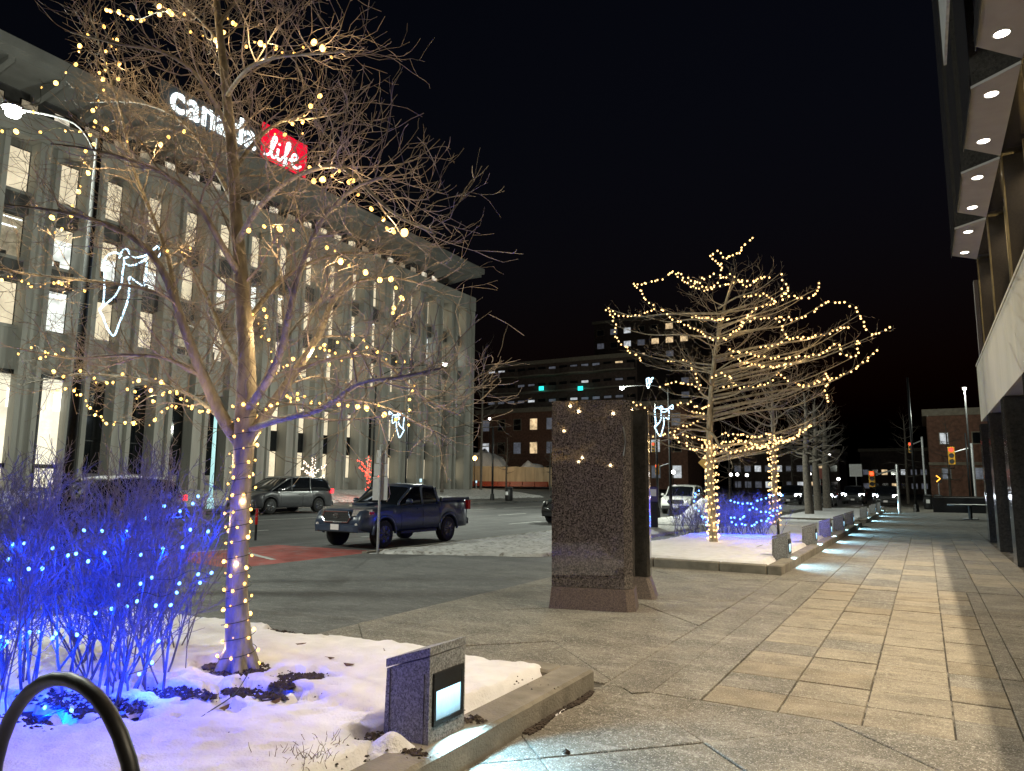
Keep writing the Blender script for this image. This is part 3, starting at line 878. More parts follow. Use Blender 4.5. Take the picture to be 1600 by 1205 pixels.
# --- tree 1: skeleton measured, each limb has its own depth
TY = 3.97
def tp(u, v, dy): return px(u, v, Y=TY+dy)
q = random.Random(5)
t1 = thing('street_tree', 'large bare tree wrapped in warm lights beside the blue lit shrubs', 'tree', (-4.74, TY, .1), 0, 'bare trees along the plaza', True)
trunk = [Vector((-4.74, TY, .05)), Vector((-4.745, TY, .3)), tp(370, 930, 0), tp(374, 820, 0), tp(379, 730, .0), tp(384, 650, .0), tp(385, 560, .02), tp(378, 450, .05), tp(368, 330, .08), tp(362, 230, .1), tp(350, 110, .12), tp(338, 0, .15), tp(330, -130, .2), tp(325, -260, .2)]
tb = MB()
rad = [.150, .108, .086, .080, .080, .088, .072, .064, .055, .052, .040, .032, .022, .012]
tpts = smooth_path(trunk, 3)
trad = [x_[0] for x_ in sm([(r_,) for r_ in rad], 3)]
tb.tube(tpts, trad, 14)
# root flare buttresses
for a in range(6):
    an = a*PI/3+.3
    tb.tube([Vector((-4.745, TY, .42)), Vector((-4.745+.10*math.cos(an), TY+.10*math.sin(an), .22)), Vector((-4.745+.2*math.cos(an), TY+.2*math.sin(an), .05))], [.05, .055, .03], 6)
limbs = [
    ([(383, 700, 0), (352, 660, -.05), (318, 590, -.15), (290, 520, -.3), (262, 440, -.45), (225, 385, -.6), (165, 350, -.8), (90, 330, -1.0), (10, 320, -1.1)], .066),
    ([(290, 520, -.3), (276, 470, -.2), (262, 400, -.1), (235, 330, 0), (205, 255, .1), (190, 180, .2), (165, 100, .3), (140, 20, .4)], .034),
    ([(387, 690, 0), (420, 640, .1), (462, 580, .25), (500, 520, .4), (520, 470, .5), (560, 440, .6), (620, 435, .8), (680, 450, 1.0)], .055),
    ([(386, 640, 0), (415, 600, -.2), (440, 545, -.35), (452, 490, -.5), (470, 420, -.6), (500, 350, -.7), (545, 300, -.8), (600, 275, -.9)], .040),
    ([(384, 590, 0), (355, 540, .3), (330, 480, .5), (300, 420, .7), (255, 370, .9), (200, 345, 1.1)], .036),
    ([(380, 520, .0), (410, 470, .25), (450, 430, .45), (500, 405, .6), (560, 395, .8), (640, 400, 1.0)], .034),
    ([(375, 430, .05), (345, 380, -.2), (310, 320, -.4), (270, 280, -.6), (215, 255, -.8), (150, 235, -1.0), (80, 225, -1.1)], .034),
    ([(370, 380, .05), (400, 330, -.25), (440, 290, -.45), (490, 265, -.6), (540, 265, -.75), (610, 330, -.9), (680, 365, -1)], .030),
    ([(366, 320, .08), (340, 270, .3), (310, 220, .5), (270, 180, .7), (210, 160, .9), (140, 160, 1.1)], .028),
    ([(364, 270, .1), (400, 220, .3), (440, 190, .5), (490, 185, .7), (540, 175, .8)], .026),
    ([(360, 210, .1), (335, 160, -.3), (300, 110, -.5), (250, 80, -.7), (190, 70, -.9), (110, 50, -1)], .025),
    ([(354, 150, .1), (385, 110, -.3), (430, 90, -.5), (480, 85, -.6), (540, 80, -.8)], .023),
    ([(348, 90, .1), (330, 50, .3), (290, 10, .5), (240, -30, .7), (180, -60, .8)], .022),
    ([(342, 40, .1), (370, 0, .3), (420, -30, .4), (470, -60, .5)], .02),
    ([(335, -60, .15), (300, -110, .0), (250, -140, -.2)], .015),
    ([(392, 670, 0), (440, 655, -.35), (500, 640, -.6), (560, 600, -.9), (620, 590, -1.1), (690, 575, -1.2)], .030),
    ([(372, 690, 0), (330, 640, .35), (270, 605, .6), (200, 590, .9), (120, 585, 1.1), (40, 600, 1.2)], .030),
    ([(318, 590, -.15), (260, 560, -.4), (190, 555, -.6), (110, 560, -.7), (30, 545, -.9)], .022),
    ([(276, 470, -.3), (220, 450, -.3), (150, 440, -.4), (60, 430, -.5), (0, 420, -.6)], .022),
    ([(462, 580, .25), (520, 560, .3), (590, 560, .35), (660, 620, .4), (720, 650, .5)], .02),
    ([(384, 660, 0), (400, 620, .5), (430, 560, 1.1), (470, 500, 1.6), (520, 470, 2.0)], .032),
    ([(384, 600, 0), (360, 560, .7), (320, 520, 1.3), (270, 500, 1.8)], .028),
]
cr = MB()
for (lp, r0) in limbs:
    pts = smooth_path([tp(u, v, dy) for u, v, dy in lp], 3)
    n = len(pts)
    tb.tube(pts, [r0+(.007-r0)*(k/(n-1))**.8 for k in range(n)], 7)
    spawn(cr, pts, r0*.8, .006, 0, q, [9.0, 8.0, 7.0], [.88, .52, .28], (.5, 1.15), .10, .22, .17)
spawn(cr, tpts[20:], .05, .01, 0, q, [8.0, 7.5, 6.0], [1.1, .55, .28], (.6, 1.2), .10, .0)
tb.build('trunk', m_bark, t1, True)
cr.build('crown', m_twig, t1)

# --- tree 2 : pin-oak shape
def oak(name, label, x, y, z0, hgt, cl, spread_l, seed, trunk_r, dens, lens, mb_=m_bark, mt_=m_twig, group='bare trees along the plaza', nl=34, lean=0.0, tiers=1.0, top=.5):
    q = random.Random(seed)
    t = thing(name, label, 'tree', (x, y, z0), 0, group, True)
    tb = MB(); cr = MB()
    pts = smooth_path([Vector((x, y, z0-.05)), Vector((x, y, z0+.25)), Vector((x+q.uniform(-.05, .05), y, z0+cl)), Vector((x+.05+lean*.1, y, z0+cl+(hgt-cl)*.45)), Vector((x+.05+lean*.5, y+.1, z0+cl+(hgt-cl)*.8)), Vector((x+lean, y, z0+hgt))], 5)
    n = len(pts)
    rr = [trunk_r*(1.45 if k == 0 else 1)*(1-.92*(k/(n-1))**1.1)+.004 for k in range(n)]
    tb.tube(pts, rr, 10)
    for k in range(nl):
        u = (k+.5)/nl
        zz = cl+(hgt-cl)*(.02+.93*u)
        i = min(range(n), key=lambda i_: abs(pts[i_].z-z0-zz))
        p = pts[i].copy(); az = k*2.39996+q.uniform(-.3, .3)
        L_ = spread_l*(1-u**1.5*(1-top))*q.uniform(.75, 1.1)*(.8 if u < .08 else 1)*(1+.25*math.cos(az-.5)*(1 if lean else 0))
        elev = -.05+(.55 if lean else .75)*u**1.3
        d = Vector((math.cos(az), math.sin(az), elev))
        bp = path(p, d, L_, 9, .13, .045, q)
        r0 = max(.008, rr[i]*.5)
        tb.tube(bp, [r0+(.004-r0)*j/9 for j in range(10)], 5)
        spawn(cr, bp, r0*.7, .004, 0, q, dens, lens, (.5, 1.1), .08, .2, .16)
    tb.build('trunk', mb_, t, True); cr.build('crown', mt_, t)
    return t
oak2 = oak('street_tree', 'bare tree thickly wound with warm lights beyond the granite monument', -4.8, 18.77, .1, 6.9, 2.5, 3.2, 21, .12, [4.2, 4.6, 3.6], [1.15, .5, .25], lean=.7, nl=20, top=.2)
oak('street_tree', 'second bare tree with lit trunk standing behind the blue lit shrub', -4.85, 27.96, .1, 5.6, 2.6, 2.8, 22, .13, [2.6, 3.0], [1.0, .5], nl=28)
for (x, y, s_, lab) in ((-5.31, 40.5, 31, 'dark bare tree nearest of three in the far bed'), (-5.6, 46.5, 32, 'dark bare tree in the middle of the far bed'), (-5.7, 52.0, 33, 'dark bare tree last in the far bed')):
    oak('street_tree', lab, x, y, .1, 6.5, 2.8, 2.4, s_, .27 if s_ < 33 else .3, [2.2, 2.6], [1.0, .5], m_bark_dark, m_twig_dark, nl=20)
# background trees
for (x, y, h_, s_, lab) in ((px(690, 775, Z=.9).x*.0-33.5, 47.0, 12, 41, 'tall dark street tree in front of the office building right end'), (-36.8, 58.0, 14, 42, 'tall dark tree at the right corner of the office building'),
                           (-41, 70, 6, 43, 'thin young tree left of the black lamp post'), (-35.5, 70, 5.5, 44, 'thin young tree beside the litter bin'), (-31, 72, 7, 45, 'pale young tree in front of the hoarding right end'),
                           (2.0, 78, 8, 46, 'pale bare tree in front of the two storey brick building'), (-1.5, 82, 9, 47, 'bare tree left of the two storey brick building'), (-22, 95, 9, 48, 'dark bare tree beyond the crossing near the white car'), (-15, 100, 10, 49, 'dark bare tree beyond the crossing behind the headlights')):
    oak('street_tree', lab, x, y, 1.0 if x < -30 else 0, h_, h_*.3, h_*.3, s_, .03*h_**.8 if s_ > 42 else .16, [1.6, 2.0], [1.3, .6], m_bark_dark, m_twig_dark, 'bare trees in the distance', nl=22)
print('trees', round(time.time()-T0, 1))

# ------------------------------------------------------------------ shrubs
def shrub(label, bases, hmin, hmax, fan, seed, center, dens, zb_=.12, twl=.40):
    q = random.Random(seed)
    t = thing('shrub', label, 'shrub', (center[0], center[1], zb_), 0, 'bare shrubs strung with blue lights', True)
    st = MB(); tw = MB()
    for (x, y, n) in bases:
        for i in range(n):
            p = Vector((x+q.gauss(0, .07), y+q.gauss(0, .07), zb_-.03))
            d = Vector((q.gauss(0, fan), q.gauss(0, fan), 1.0))
            L_ = q.uniform(hmin, hmax)
            bp = path(p, d, L_, 8, .075, .02, q)
            r0 = q.uniform(.004, .011)
            st.tube(bp, [r0+(.0025-r0)*k/8 for k in range(9)], 5)
            spawn(tw, bp, r0*.8, .003, 0, q, dens, [twl, twl*.5], (.35, .95), .22, .22, .14)
    st.build('stems', m_shrub, t); tw.build('twigs', m_shrub, t)
    return t
q = random.Random(9)
def cl(cx_, cy_, rx, ry, n, m): return [(cx_+q.uniform(-rx, rx), cy_+q.uniform(-ry, ry), m) for _ in range(n)]
sh1 = shrub('bare shrub with blue lights between the bike rack and the large tree', cl(-5.0, 3.2, .38, .28, 13, 3), 1.1, 1.75, .24, 51, (-5.0, 3.2), [13, 13])
sh2 = shrub('bare shrub with blue lights at the left edge behind the bike rack', cl(-5.5, 2.65, .5, .25, 13, 3), 1.25, 1.75, .20, 52, (-5.45, 2.65), [13, 13])
sh3 = shrub('bare shrub with blue lights behind the front two shrubs', cl(-6.1, 3.75, .8, .45, 18, 3), 1.3, 1.85, .24, 53, (-6.1, 3.75), [12, 12])
sh4 = shrub('dense bare shrub strung with blue lights behind the second lit tree', cl(-5.3, 22.6, 1.4, .9, 40, 5), .85, 1.35, .30, 54, (-4.95, 22.7), [11, 10], .1)
print('shrubs', round(time.time()-T0, 1))

# ------------------------------------------------------------------ string lights
def bulb_mesh(r, mat):
    mb = MB(); mb.ball((0, 0, 0), r, 8, 6, 1.25)
    return mb.mesh('bulb', mat, True)
def strand(t, pts, step, me, q, jit=.02, cordr=.003, bulbs=None, power=0, col=(1, .7, .3), every=6, cord=None, hang=.03):
    """bulbs along a polyline; me = shared bulb mesh, or bulbs = MB collecting a joined part"""
    sp = smooth_path(pts, 6)
    if cord is not None: cord.tube(sp, cordr, 3)
    acc = q.uniform(0, step); k = 0; out = []
    for i in range(len(sp)-1):
        a, c = sp[i], sp[i+1]; L_ = (c-a).length; s_ = acc
        while s_ < L_:
            p = a.lerp(c, s_/L_)+Vector((q.gauss(0, jit), q.gauss(0, jit), q.gauss(0, jit)-hang*.5))
            out.append(p); s_ += step*q.uniform(.75, 1.3)
        acc = s_-L_
    for p in out:
        if me is not None:
            o = link('bulb', q.choice(me) if isinstance(me, list) else me, t); o.location = p
            o.rotation_euler = (q.uniform(-.6, .6), q.uniform(-.6, .6), 0)
        else:
            bulbs.ball(p, bulbs.r, 6, 4, 1.2)
    if power:
        for i in range(every//2, len(out), every):
            point_light('bulb_light', out[i]+Vector((0, 0, -.03 if col[2] > .9 else -.055)), power*.5, col, t, .02)
    return out

q = random.Random(77)
e_bulb2 = E('warm_bulb_dim', (1, .50, .12), 1.5); e_bulb3 = E('warm_bulb_hot', (1, .56, .13), 4.5)
bm1 = [bulb_mesh(.020, e_bulb3), bulb_mesh(.016, e_bulb), bulb_mesh(.012, e_bulb), bulb_mesh(.009, e_bulb2)]
bm1s = [bulb_mesh(.0145, e_bulb3), bulb_mesh(.0115, e_bulb), bulb_mesh(.0095, e_bulb), bulb_mesh(.007, e_bulb2)]
WARM = (1.0, .70, .36)
def st1(label, name_strands, step, me, power, every, group='warm light strings in the large tree'):
    first = name_strands[0][0]
    p0 = tp(*first)
    t = thing('string_lights', label, 'string lights', tuple(p0), 0, group, True)
    cd = MB()
    for s_ in name_strands:
        dense = [tp(*a) for a in s_]
        strand(t, dense, step, me, q, .02, .0025, None, power, WARM, every, cd)
    cd.build('cord', m_cord, t)
    return t
st1('warm light string across the top of the large tree', [[(160, 10, .3), (185, 20, .2), (215, 30, .0), (245, 20, -.2), (275, 20, -.3), (290, 40, -.2), (318, 55, 0), (330, 62, .1), (352, 48, .2), (366, 38, .3), (355, 20, .4), (350, 0, .4)],
    [(375, 66, -.3), (405, 68, -.4), (432, 70, -.5), (452, 82, -.5), (475, 68, -.6), (502, 72, -.7), (530, 88, -.8)]], .15, bm1, 10, 6)
st1('warm light string down the upper left of the large tree', [[(165, 40, -.3), (130, 62, -.5), (125, 90, -.6), (108, 105, -.7), (95, 127, -.8), (65, 133, -.9), (62, 160, -.9), (30, 165, -1.0)],
    [(0, 208, -1.0), (20, 200, -1.0), (55, 210, -.9), (90, 200, -.8), (126, 206, -.7), (170, 200, -.4), (205, 222, -.2), (252, 218, .1), (290, 205, .4)],
    [(55, 318, -1), (72, 325, -.9), (110, 340, -.6), (175, 60, .5), (185, 125, .6)]], .18, bm1, 10, 6)
st1('warm light string down the right side of the large tree crown', [[(508, 145, .5), (484, 160, .5), (470, 186, .6), (452, 184, .6), (468, 210, .6), (440, 200, .5), (405, 205, .4)],
    [(484, 270, -.5), (512, 274, -.6), (536, 268, -.7), (558, 297, -.8), (568, 310, -.8), (581, 321, -.8), (595, 334, -.8), (598, 347, -.9), (612, 355, -.9), (638, 352, -1)],
    [(380, 362, -.5), (450, 351, -.6), (490, 390, -.4), (516, 383, -.3), (530, 398, -.2), (550, 411, 0), (585, 435, .2), (610, 433, .3), (624, 456, .4), (625, 470, .4), (612, 490, .5), (608, 500, .5)]], .12, bm1, 8.5, 6)
st1('warm light string sagging across the middle right branches of the large tree', [[(447, 578, .2), (470, 556, .3), (486, 545, .3), (510, 540, .3), (528, 528, .3), (549, 522, .3), (569, 531, .3), (588, 545, .4), (605, 553, .4), (622, 568, .4), (641, 569, .5), (651, 564, .5), (660, 568, .5)],
    [(658, 582, .5), (652, 592, .5), (645, 605, .5), (638, 616, .5), (637, 632, .5), (637, 645, .5), (637, 658, .5), (638, 668, .5)],
    [(405, 640, -.2), (447, 622, -.3), (462, 618, -.4), (505, 626, -.5), (530, 629, -.5), (560, 632, -.6), (587, 630, -.7), (612, 641, -.7), (625, 632, -.7)],
    [(500, 545, .7), (530, 545, .7), (555, 555, .7), (530, 562, .6), (490, 560, .5), (460, 570, .4)],
    [(395, 495, .1), (412, 482, .1), (417, 500, .1), (405, 520, .2), (432, 552, .2), (440, 580, .2), (420, 560, .2)]], .095, bm1s, 5, 7)
st1('warm light string looping through the lower left branches of the large tree', [[(335, 645, -.1), (290, 630, -.3), (262, 600, -.5), (220, 590, -.5), (190, 587, -.6), (150, 595, -.6), (130, 577, -.7), (100, 585, -.8), (75, 566, -.9), (50, 560, -1)],
    [(345, 640, .3), (310, 640, .3), (285, 628, .3), (250, 640, .4), (240, 658, .4), (200, 662, .5), (180, 660, .5), (160, 655, .5), (145, 640, .6), (128, 615, .6), (110, 605, .6), (80, 610, .7)],
    [(280, 615, -.2), (255, 615, -.2), (218, 622, -.2), (205, 608, -.2), (232, 602, -.2), (260, 612, -.1), (275, 627, 0)],
    [(0, 430, -.6), (22, 432, -.6), (55, 443, -.5), (80, 440, -.5), (108, 442, -.5), (135, 460, -.4)], [(30, 555, .2), (55, 541, .3), (70, 550, .3), (95, 545, .3)],
    [(245, 388, -.1), (268, 388, -.1), (292, 388, 0), (315, 385, .1)]], .10, bm1s, 4, 7)
# trunk wrap
tw = thing('string_lights', 'warm light string wound up the trunk of the large tree', 'string lights', (-4.74, TY, .12), 0, 'warm light strings in the large tree', True)
pts = []
q2 = random.Random(8)
for k in range(150):
    z = .16+2.1*k/149
    i = min(range(len(tpts)), key=lambda i_: abs(tpts[i_].z-z)); c_ = tpts[i]
    a = k*.72
    r_ = trad[i]+.018+q2.uniform(0, .012)
    pts.append(Vector((c_.x+r_*math.cos(a), c_.y+r_*math.sin(a), z)))
cd = MB()
strand(tw, pts, .125, bm1s, q2, .012, .0035, None, 1.3, WARM, 7, cd, 0)
cd.build('cord', m_cord, tw)

# tree 2 strings (joined bulbs: each only a few pixels)
def zc(x, y): return (900+x/3.0769, 350+y/3.0769)
T2Y = 18.77
T2PTS = []
def st2(label, strands, step, r, power, every, yb=T2Y):
    t = thing('string_lights', label, 'string lights', tuple(px(*zc(*strands[0][0][:2]), Y=yb)), 0, 'warm light strings in the second tree', True)
    cd = MB(); bl_ = MB(); bl_.r = r
    for s_ in strands:
        d0 = q.uniform(-1.2, 1.2); d1 = q.uniform(-1.2, 1.2)
        n = len(s_)
        pts = [px(*zc(a[0], a[1]), Y=yb+d0+(d1-d0)*k/max(1, n-1)) for k, a in enumerate(s_)]
        T2PTS.append(pts)
        strand(t, pts, step, None, q, .022, .004, bl_, power, WARM, every, cd)
    cd.build('cord', m_cord, t)
    o = bl_.build('bulbs', e_bulb_far, t); tag(o, kind='stuff')
st2('warm light string zigzagging over the top of the second tree', [[(860, 65), (815, 95), (780, 140), (740, 160), (715, 165), (690, 132), (650, 155), (685, 185), (705, 210), (680, 240), (620, 258), (560, 290)],
    [(275, 288), (340, 282), (420, 258), (465, 230), (520, 255), (570, 275), (640, 310), (720, 290), (800, 272), (880, 265), (880, 240)], [(460, 225), (540, 290), (640, 312), (700, 260), (760, 250), (820, 300), (870, 262), (950, 250)],
    [(985, 235), (1000, 280), (1025, 310), (1000, 350), (985, 320), (1030, 345), (1090, 355), (1140, 345), (1165, 310), (1165, 272)]], .11, .024, 4, 10)
st2('warm light string along the left side of the second tree', [[(280, 290), (310, 325), (345, 372), (375, 405), (290, 435), (210, 435), (150, 405), (175, 440), (190, 490), (190, 545), (250, 605), (305, 640), (310, 665)],
    [(400, 400), (470, 455), (540, 490), (600, 520), (670, 550), (720, 550)], [(560, 440), (620, 450), (680, 460), (740, 450)], [(235, 860), (280, 858), (335, 885)], [(360, 1015), (420, 1012), (485, 985), (545, 960), (610, 935), (640, 935), (600, 910), (545, 900)],
    [(480, 862), (550, 855), (590, 885), (625, 880), (640, 860)], [(400, 778), (470, 760), (540, 770), (600, 785), (560, 690), (520, 655), (430, 660)]], .115, .024, 3.4, 10)
st2('warm light string swinging wide to the right side of the second tree', [[(700, 560), (745, 525), (800, 490), (840, 460), (960, 450), (1080, 450), (1190, 385), (1315, 380), (1365, 435), (1410, 520), (1470, 515), (1520, 490)],
    [(980, 440), (985, 490), (1015, 545), (960, 580), (880, 592)], [(1010, 548), (1100, 545), (1200, 528), (1270, 500), (1310, 490)], [(760, 520), (830, 440), (880, 395), (960, 380), (900, 340), (800, 345)]], .115, .024, 3.4, 10)
st2('warm light string looping under the right branches of the second tree', [[(740, 600), (830, 620), (900, 640), (1050, 640), (1130, 630), (1190, 612), (1260, 570), (1285, 625), (1325, 645), (1355, 610), (1345, 560), (1380, 592)],
    [(740, 630), (800, 660), (870, 678), (960, 680), (1040, 665)], [(700, 780), (760, 780), (830, 785), (930, 760), (970, 715), (1020, 745), (1080, 772), (1140, 765), (1200, 745), (1280, 725), (1380, 665), (1455, 592)],
    [(1205, 715), (1210, 760), (1200, 800), (1215, 850)], [(1050, 765), (1110, 775), (1170, 755), (1240, 740)], [(640, 740), (715, 720), (760, 755)]], .115, .024, 3.4, 10)
st2('warm light string bunched along the lowest branches of the second tree', [[(450, 1000), (510, 1040), (570, 1085), (630, 1060), (690, 1075), (740, 1098), (820, 1082), (930, 1065), (1040, 1032), (1085, 985), (1145, 965)],
    [(690, 1000), (800, 1012), (880, 1020), (930, 1005), (1010, 1040), (1070, 1010), (1130, 955)], [(500, 1010), (580, 1030), (640, 1040)], [(700, 1090), (780, 1055), (870, 1075), (960, 1040), (1060, 1035)], [(680, 1060), (760, 1040), (840, 1050), (940, 1075)]], .085, .024, 2.6, 12)
# limbs of the second tree that carry the strings
ql = random.Random(61)
lb_ = MB(); tw_ = MB()
for pts in T2PTS:
    for k in range(0, len(pts), 2):
        e = pts[k]; ax_ = Vector((-4.75, 18.77, 0))
        dist = math.hypot(e.x-ax_.x, e.y-ax_.y)
        if dist < .5: continue
        z0_ = max(2.2, e.z-.12-dist*ql.uniform(.12, .32))
        if z0_ > 6.4: continue
        st = Vector((-4.75+.08*max(0, z0_-3), 18.77, z0_))
        m1 = st.lerp(e, .35)+Vector((ql.gauss(0, .12), ql.gauss(0, .12), -.02*dist))
        m2 = st.lerp(e, .7)+Vector((ql.gauss(0, .12), ql.gauss(0, .12), -.06*dist))
        bp = smooth_path([st, m1, m2, e], 4)
        n_ = len(bp); r0 = .012+.008*dist
        lb_.tube(bp, [r0+(.005-r0)*j/(n_-1) for j in range(n_)], 5)
        spawn(tw_, bp, r0*.6, .004, 0, ql, [3.6, 4.0, 3.0], [.62, .32, .18], (.45, 1.0), .08, .3, .15)
lb_.build('limbs', m_bark, oak2, True); tw_.build('crown', m_twig, oak2)
def wrap(label, x, y, z0, z1, r_, turns, step, br, power, every, seed, group='warm light strings in the second tree', mat=None, flat=1.0):
    qq = random.Random(seed)
    t = thing('string_lights', label, 'string lights', (x, y, z0), 0, group, True)
    cd = MB(); bl_ = MB(); bl_.r = br
    pts = [Vector((x+(r_+qq.uniform(0, .02))*math.cos(2*PI*turns*k/90), y+(r_+qq.uniform(0, .02))*math.sin(2*PI*turns*k/90), z0+(z1-z0)*k/89)) for k in range(90)]
    strand(t, pts, step, None, qq, .015, .004, bl_, power, WARM, every, cd, 0)
    cd.build('cord', m_cord, t)
    o = bl_.build('bulbs', mat or e_bulb_far, t); tag(o, kind='stuff')
wrap('warm light string wound tightly round the second tree trunk', -4.8, 18.77, .15, 2.75, .145, 15, .10, .023, 1.2, 18, 3)
wrap('warm light string wound round the trunk behind the blue lit shrub', -4.85, 27.96, .15, 3.4, .17, 14, .14, .030, 1.4, 18, 4)

# blue lights
BLUE = (.0, .03, 1.0)
qb = random.Random(3)
bmb = bulb_mesh(.0105, e_blue)
def blue_near(label, strands, c, power, every):
    t = thing('string_lights', label, 'string lights', c, 0, 'blue light strings in the near shrubs', True)
    cd = MB()
    for s_ in strands:
        pts = [px(u, v, Y=yy) for u, v, yy in s_]
        strand(t, pts, .13, bmb, qb, .03, .0025, None, power*6.0, BLUE, every, cd)
    cd.build('cord', m_cord, t)
blue_near('blue light string across the middle of the near shrubs', [[(0, 925, 2.7), (25, 845, 2.6), (65, 840, 2.7), (105, 850, 2.8), (150, 832, 3.0), (185, 828, 3.1), (215, 820, 3.2), (250, 800, 3.3), (283, 797, 3.4), (290, 780, 3.5), (310, 765, 3.5)],
    [(35, 882, 2.4), (80, 873, 2.5), (115, 862, 2.6), (150, 872, 2.8), (195, 865, 3.0), (230, 860, 3.1), (260, 858, 3.2), (275, 850, 3.2), (318, 820, 3.4), (320, 838, 3.4)]], (-5.2, 2.9, 1.2), 2.4, 3)
blue_near('blue light string through the right of the near shrubs', [[(178, 898, 2.9), (220, 903, 3.0), (245, 905, 3.1), (270, 905, 3.2), (298, 892, 3.3), (323, 897, 3.4), (333, 900, 3.4), (308, 906, 3.3)],
    [(120, 958, 2.7), (150, 965, 2.8), (175, 958, 2.9), (195, 945, 3.0), (222, 926, 3.0), (250, 932, 3.1), (270, 925, 3.2), (278, 912, 3.3)]], (-4.9, 3.2, 1.0), .6, 3)
blue_near('blue light string low along the feet of the near shrubs', [[(0, 1000, 2.6), (25, 995, 2.6), (52, 988, 2.6), (70, 988, 2.7), (103, 980, 2.7), (140, 1000, 2.8)], [(250, 990, 3.2), (263, 998, 3.2), (260, 1010, 3.2), (238, 1040, 3.1), (200, 1054, 3.0)],
    [(18, 1133, 2.5), (47, 1128, 2.55), (74, 1118, 2.6), (107, 1105, 2.65), (124, 1088, 2.7)]], (-4.9, 2.8, .4), 9.0, 3)
def blue_far(label, strands):
    t = thing('string_lights', label, 'string lights', tuple(px(1120, 800, Y=21.5)), 0, 'blue light strings in the far shrub', True)
    cd = MB(); bl_ = MB(); bl_.r = .026
    for s_ in strands:
        pts = [px(u, v, Y=yy) for u, v, yy in s_]
        strand(t, pts, .13, None, qb, .025, .004, bl_, 50, BLUE, 4, cd)
    cd.build('cord', m_cord, t)
    o = bl_.build('bulbs', e_blue, t); tag(o, kind='stuff')
blue_far('blue light string looping over the far shrub behind the lit trunk', [[(1092, 765, 21.6), (1084, 780, 21.6), (1090, 795, 21.5), (1098, 808, 21.4), (1105, 814, 21.4), (1115, 806, 21.5)],
    [(1138, 782, 21.5), (1158, 787, 21.4), (1180, 782, 21.5), (1205, 775, 21.8), (1228, 772, 22.2)], [(1140, 806, 21.3), (1160, 808, 21.3), (1178, 793, 21.4), (1195, 800, 21.6), (1222, 792, 22)], [(1142, 815, 21.2), (1170, 822, 21.2), (1190, 813, 21.4), (1215, 802, 21.8)], [(1102, 822, 21.3), (1125, 822, 21.3)]])
print('strings', round(time.time()-T0, 1))

# ground debris in the near bed
qd = random.Random(6)
def clods(label, spots, n, sp, size):
    b = MB()
    for (x, y, rx, ry) in spots:
        for i in range(n):
            a = qd.uniform(0, 2*PI); r_ = math.sqrt(qd.random())
            p = (x+rx*r_*math.cos(a), y+ry*r_*math.sin(a), .165+qd.uniform(0, .018))
            s_ = qd.uniform(.5, 1.3)*size
            vs = [(p[0]+s_*qd.uniform(.3, 1.4)*math.cos(k*2*PI/5), p[1]+s_*qd.uniform(.3, 1.4)*math.sin(k*2*PI/5), p[2]-.016) for k in range(5)]+[(p[0]+qd.uniform(-.3, .3)*s_, p[1]+qd.uniform(-.3, .3)*s_, p[2]-.012+s_*qd.uniform(.2, .65))]
            b.add(vs, [(k, (k+1) % 5, 5) for k in range(5)])
    o = b.build('soil_clods', m_soil); tag(o, label, 'soil', kind='stuff')
def gp(u, v): return px(u, v, Z=.17)
def sp_(u, v, rx, ry): p = gp(u, v); return (p.x, p.y, rx, ry)
clods('dark bare soil and leaf litter showing through snow right of the tree', [sp_(465, 1058, .16, .11), sp_(485, 1055, .10, .08), sp_(410, 1082, .24, .06), sp_(370, 1080, .14, .06), sp_(440, 1068, .12, .06)], 150, 0, .022)
clods('dark soil ring round the foot of the large tree', [sp_(372, 1042, .26, .20), sp_(330, 1040, .06, .05)], 260, 0, .020)
clods('dark litter under the near shrubs', [sp_(255, 1085, .22, .10), sp_(300, 1080, .25, .07), sp_(140, 1110, .4, .10), sp_(200, 1100, .3, .1), sp_(40, 1130, .3, .1), sp_(90, 1090, .4, .15)], 160, 0, .020)
clods('dark soil gaps at the foot of the nearest bollard', [sp_(590, 1148, .07, .06), sp_(738, 1122, .09, .07), sp_(645, 1172, .10, .03), sp_(465, 990, .14, .06), sp_(440, 985, .2, .03), sp_(885, 1172, .001, .001)], 55, 0, .016)
clods('scattered specks of litter on the near snow', [sp_(430, 1070, .5, .18), sp_(300, 1090, .5, .15), sp_(470, 1055, .3, .18), sp_(620, 1165, .3, .1), sp_(520, 1020, .7, .35), sp_(560, 1090, .9, .3), sp_(420, 1150, .6, .2), sp_(500, 1170, .4, .15), sp_(800, 1060, .4, .2)], 26, 0, .010)
# dry leaves and grass tufts
for i, (u, v) in enumerate(((515, 1032), (470, 1010), (600, 1020), (430, 1100), (350, 1110), (545, 1042))):
    p = gp(u, v); a = qd.uniform(0, 6)
    b = MB(); L_ = .05
    vs = [(p.x+L_*x_*math.cos(a)-L_*y_*math.sin(a), p.y+L_*x_*math.sin(a)+L_*y_*math.cos(a), p.z+.004+abs(x_)*.012+z_) for x_, y_, z_ in ((-1, 0, .01), (-.4, -.4, 0), (.3, -.45, .004), (1, 0, .012), (.3, .4, 0), (-.4, .45, .006))]
    b.add(vs, [(0, 1, 2, 3), (3, 4, 5, 0)])
    o = b.build('fallen_leaf', m_leaf); tag(o, ['small brown dead leaf on snow right of the large trunk, near the broken twig', 'dead leaf just beyond the broken twig on the snow', 'dead leaf on snow left behind the nearest bollard', 'dead leaf in front of the dark soil patch', 'dead leaf beside the cable on the snow', 'dead leaf on snow between soil patch and bollard'][i], 'leaf', 'dead leaves on the near snow')
b = MB()
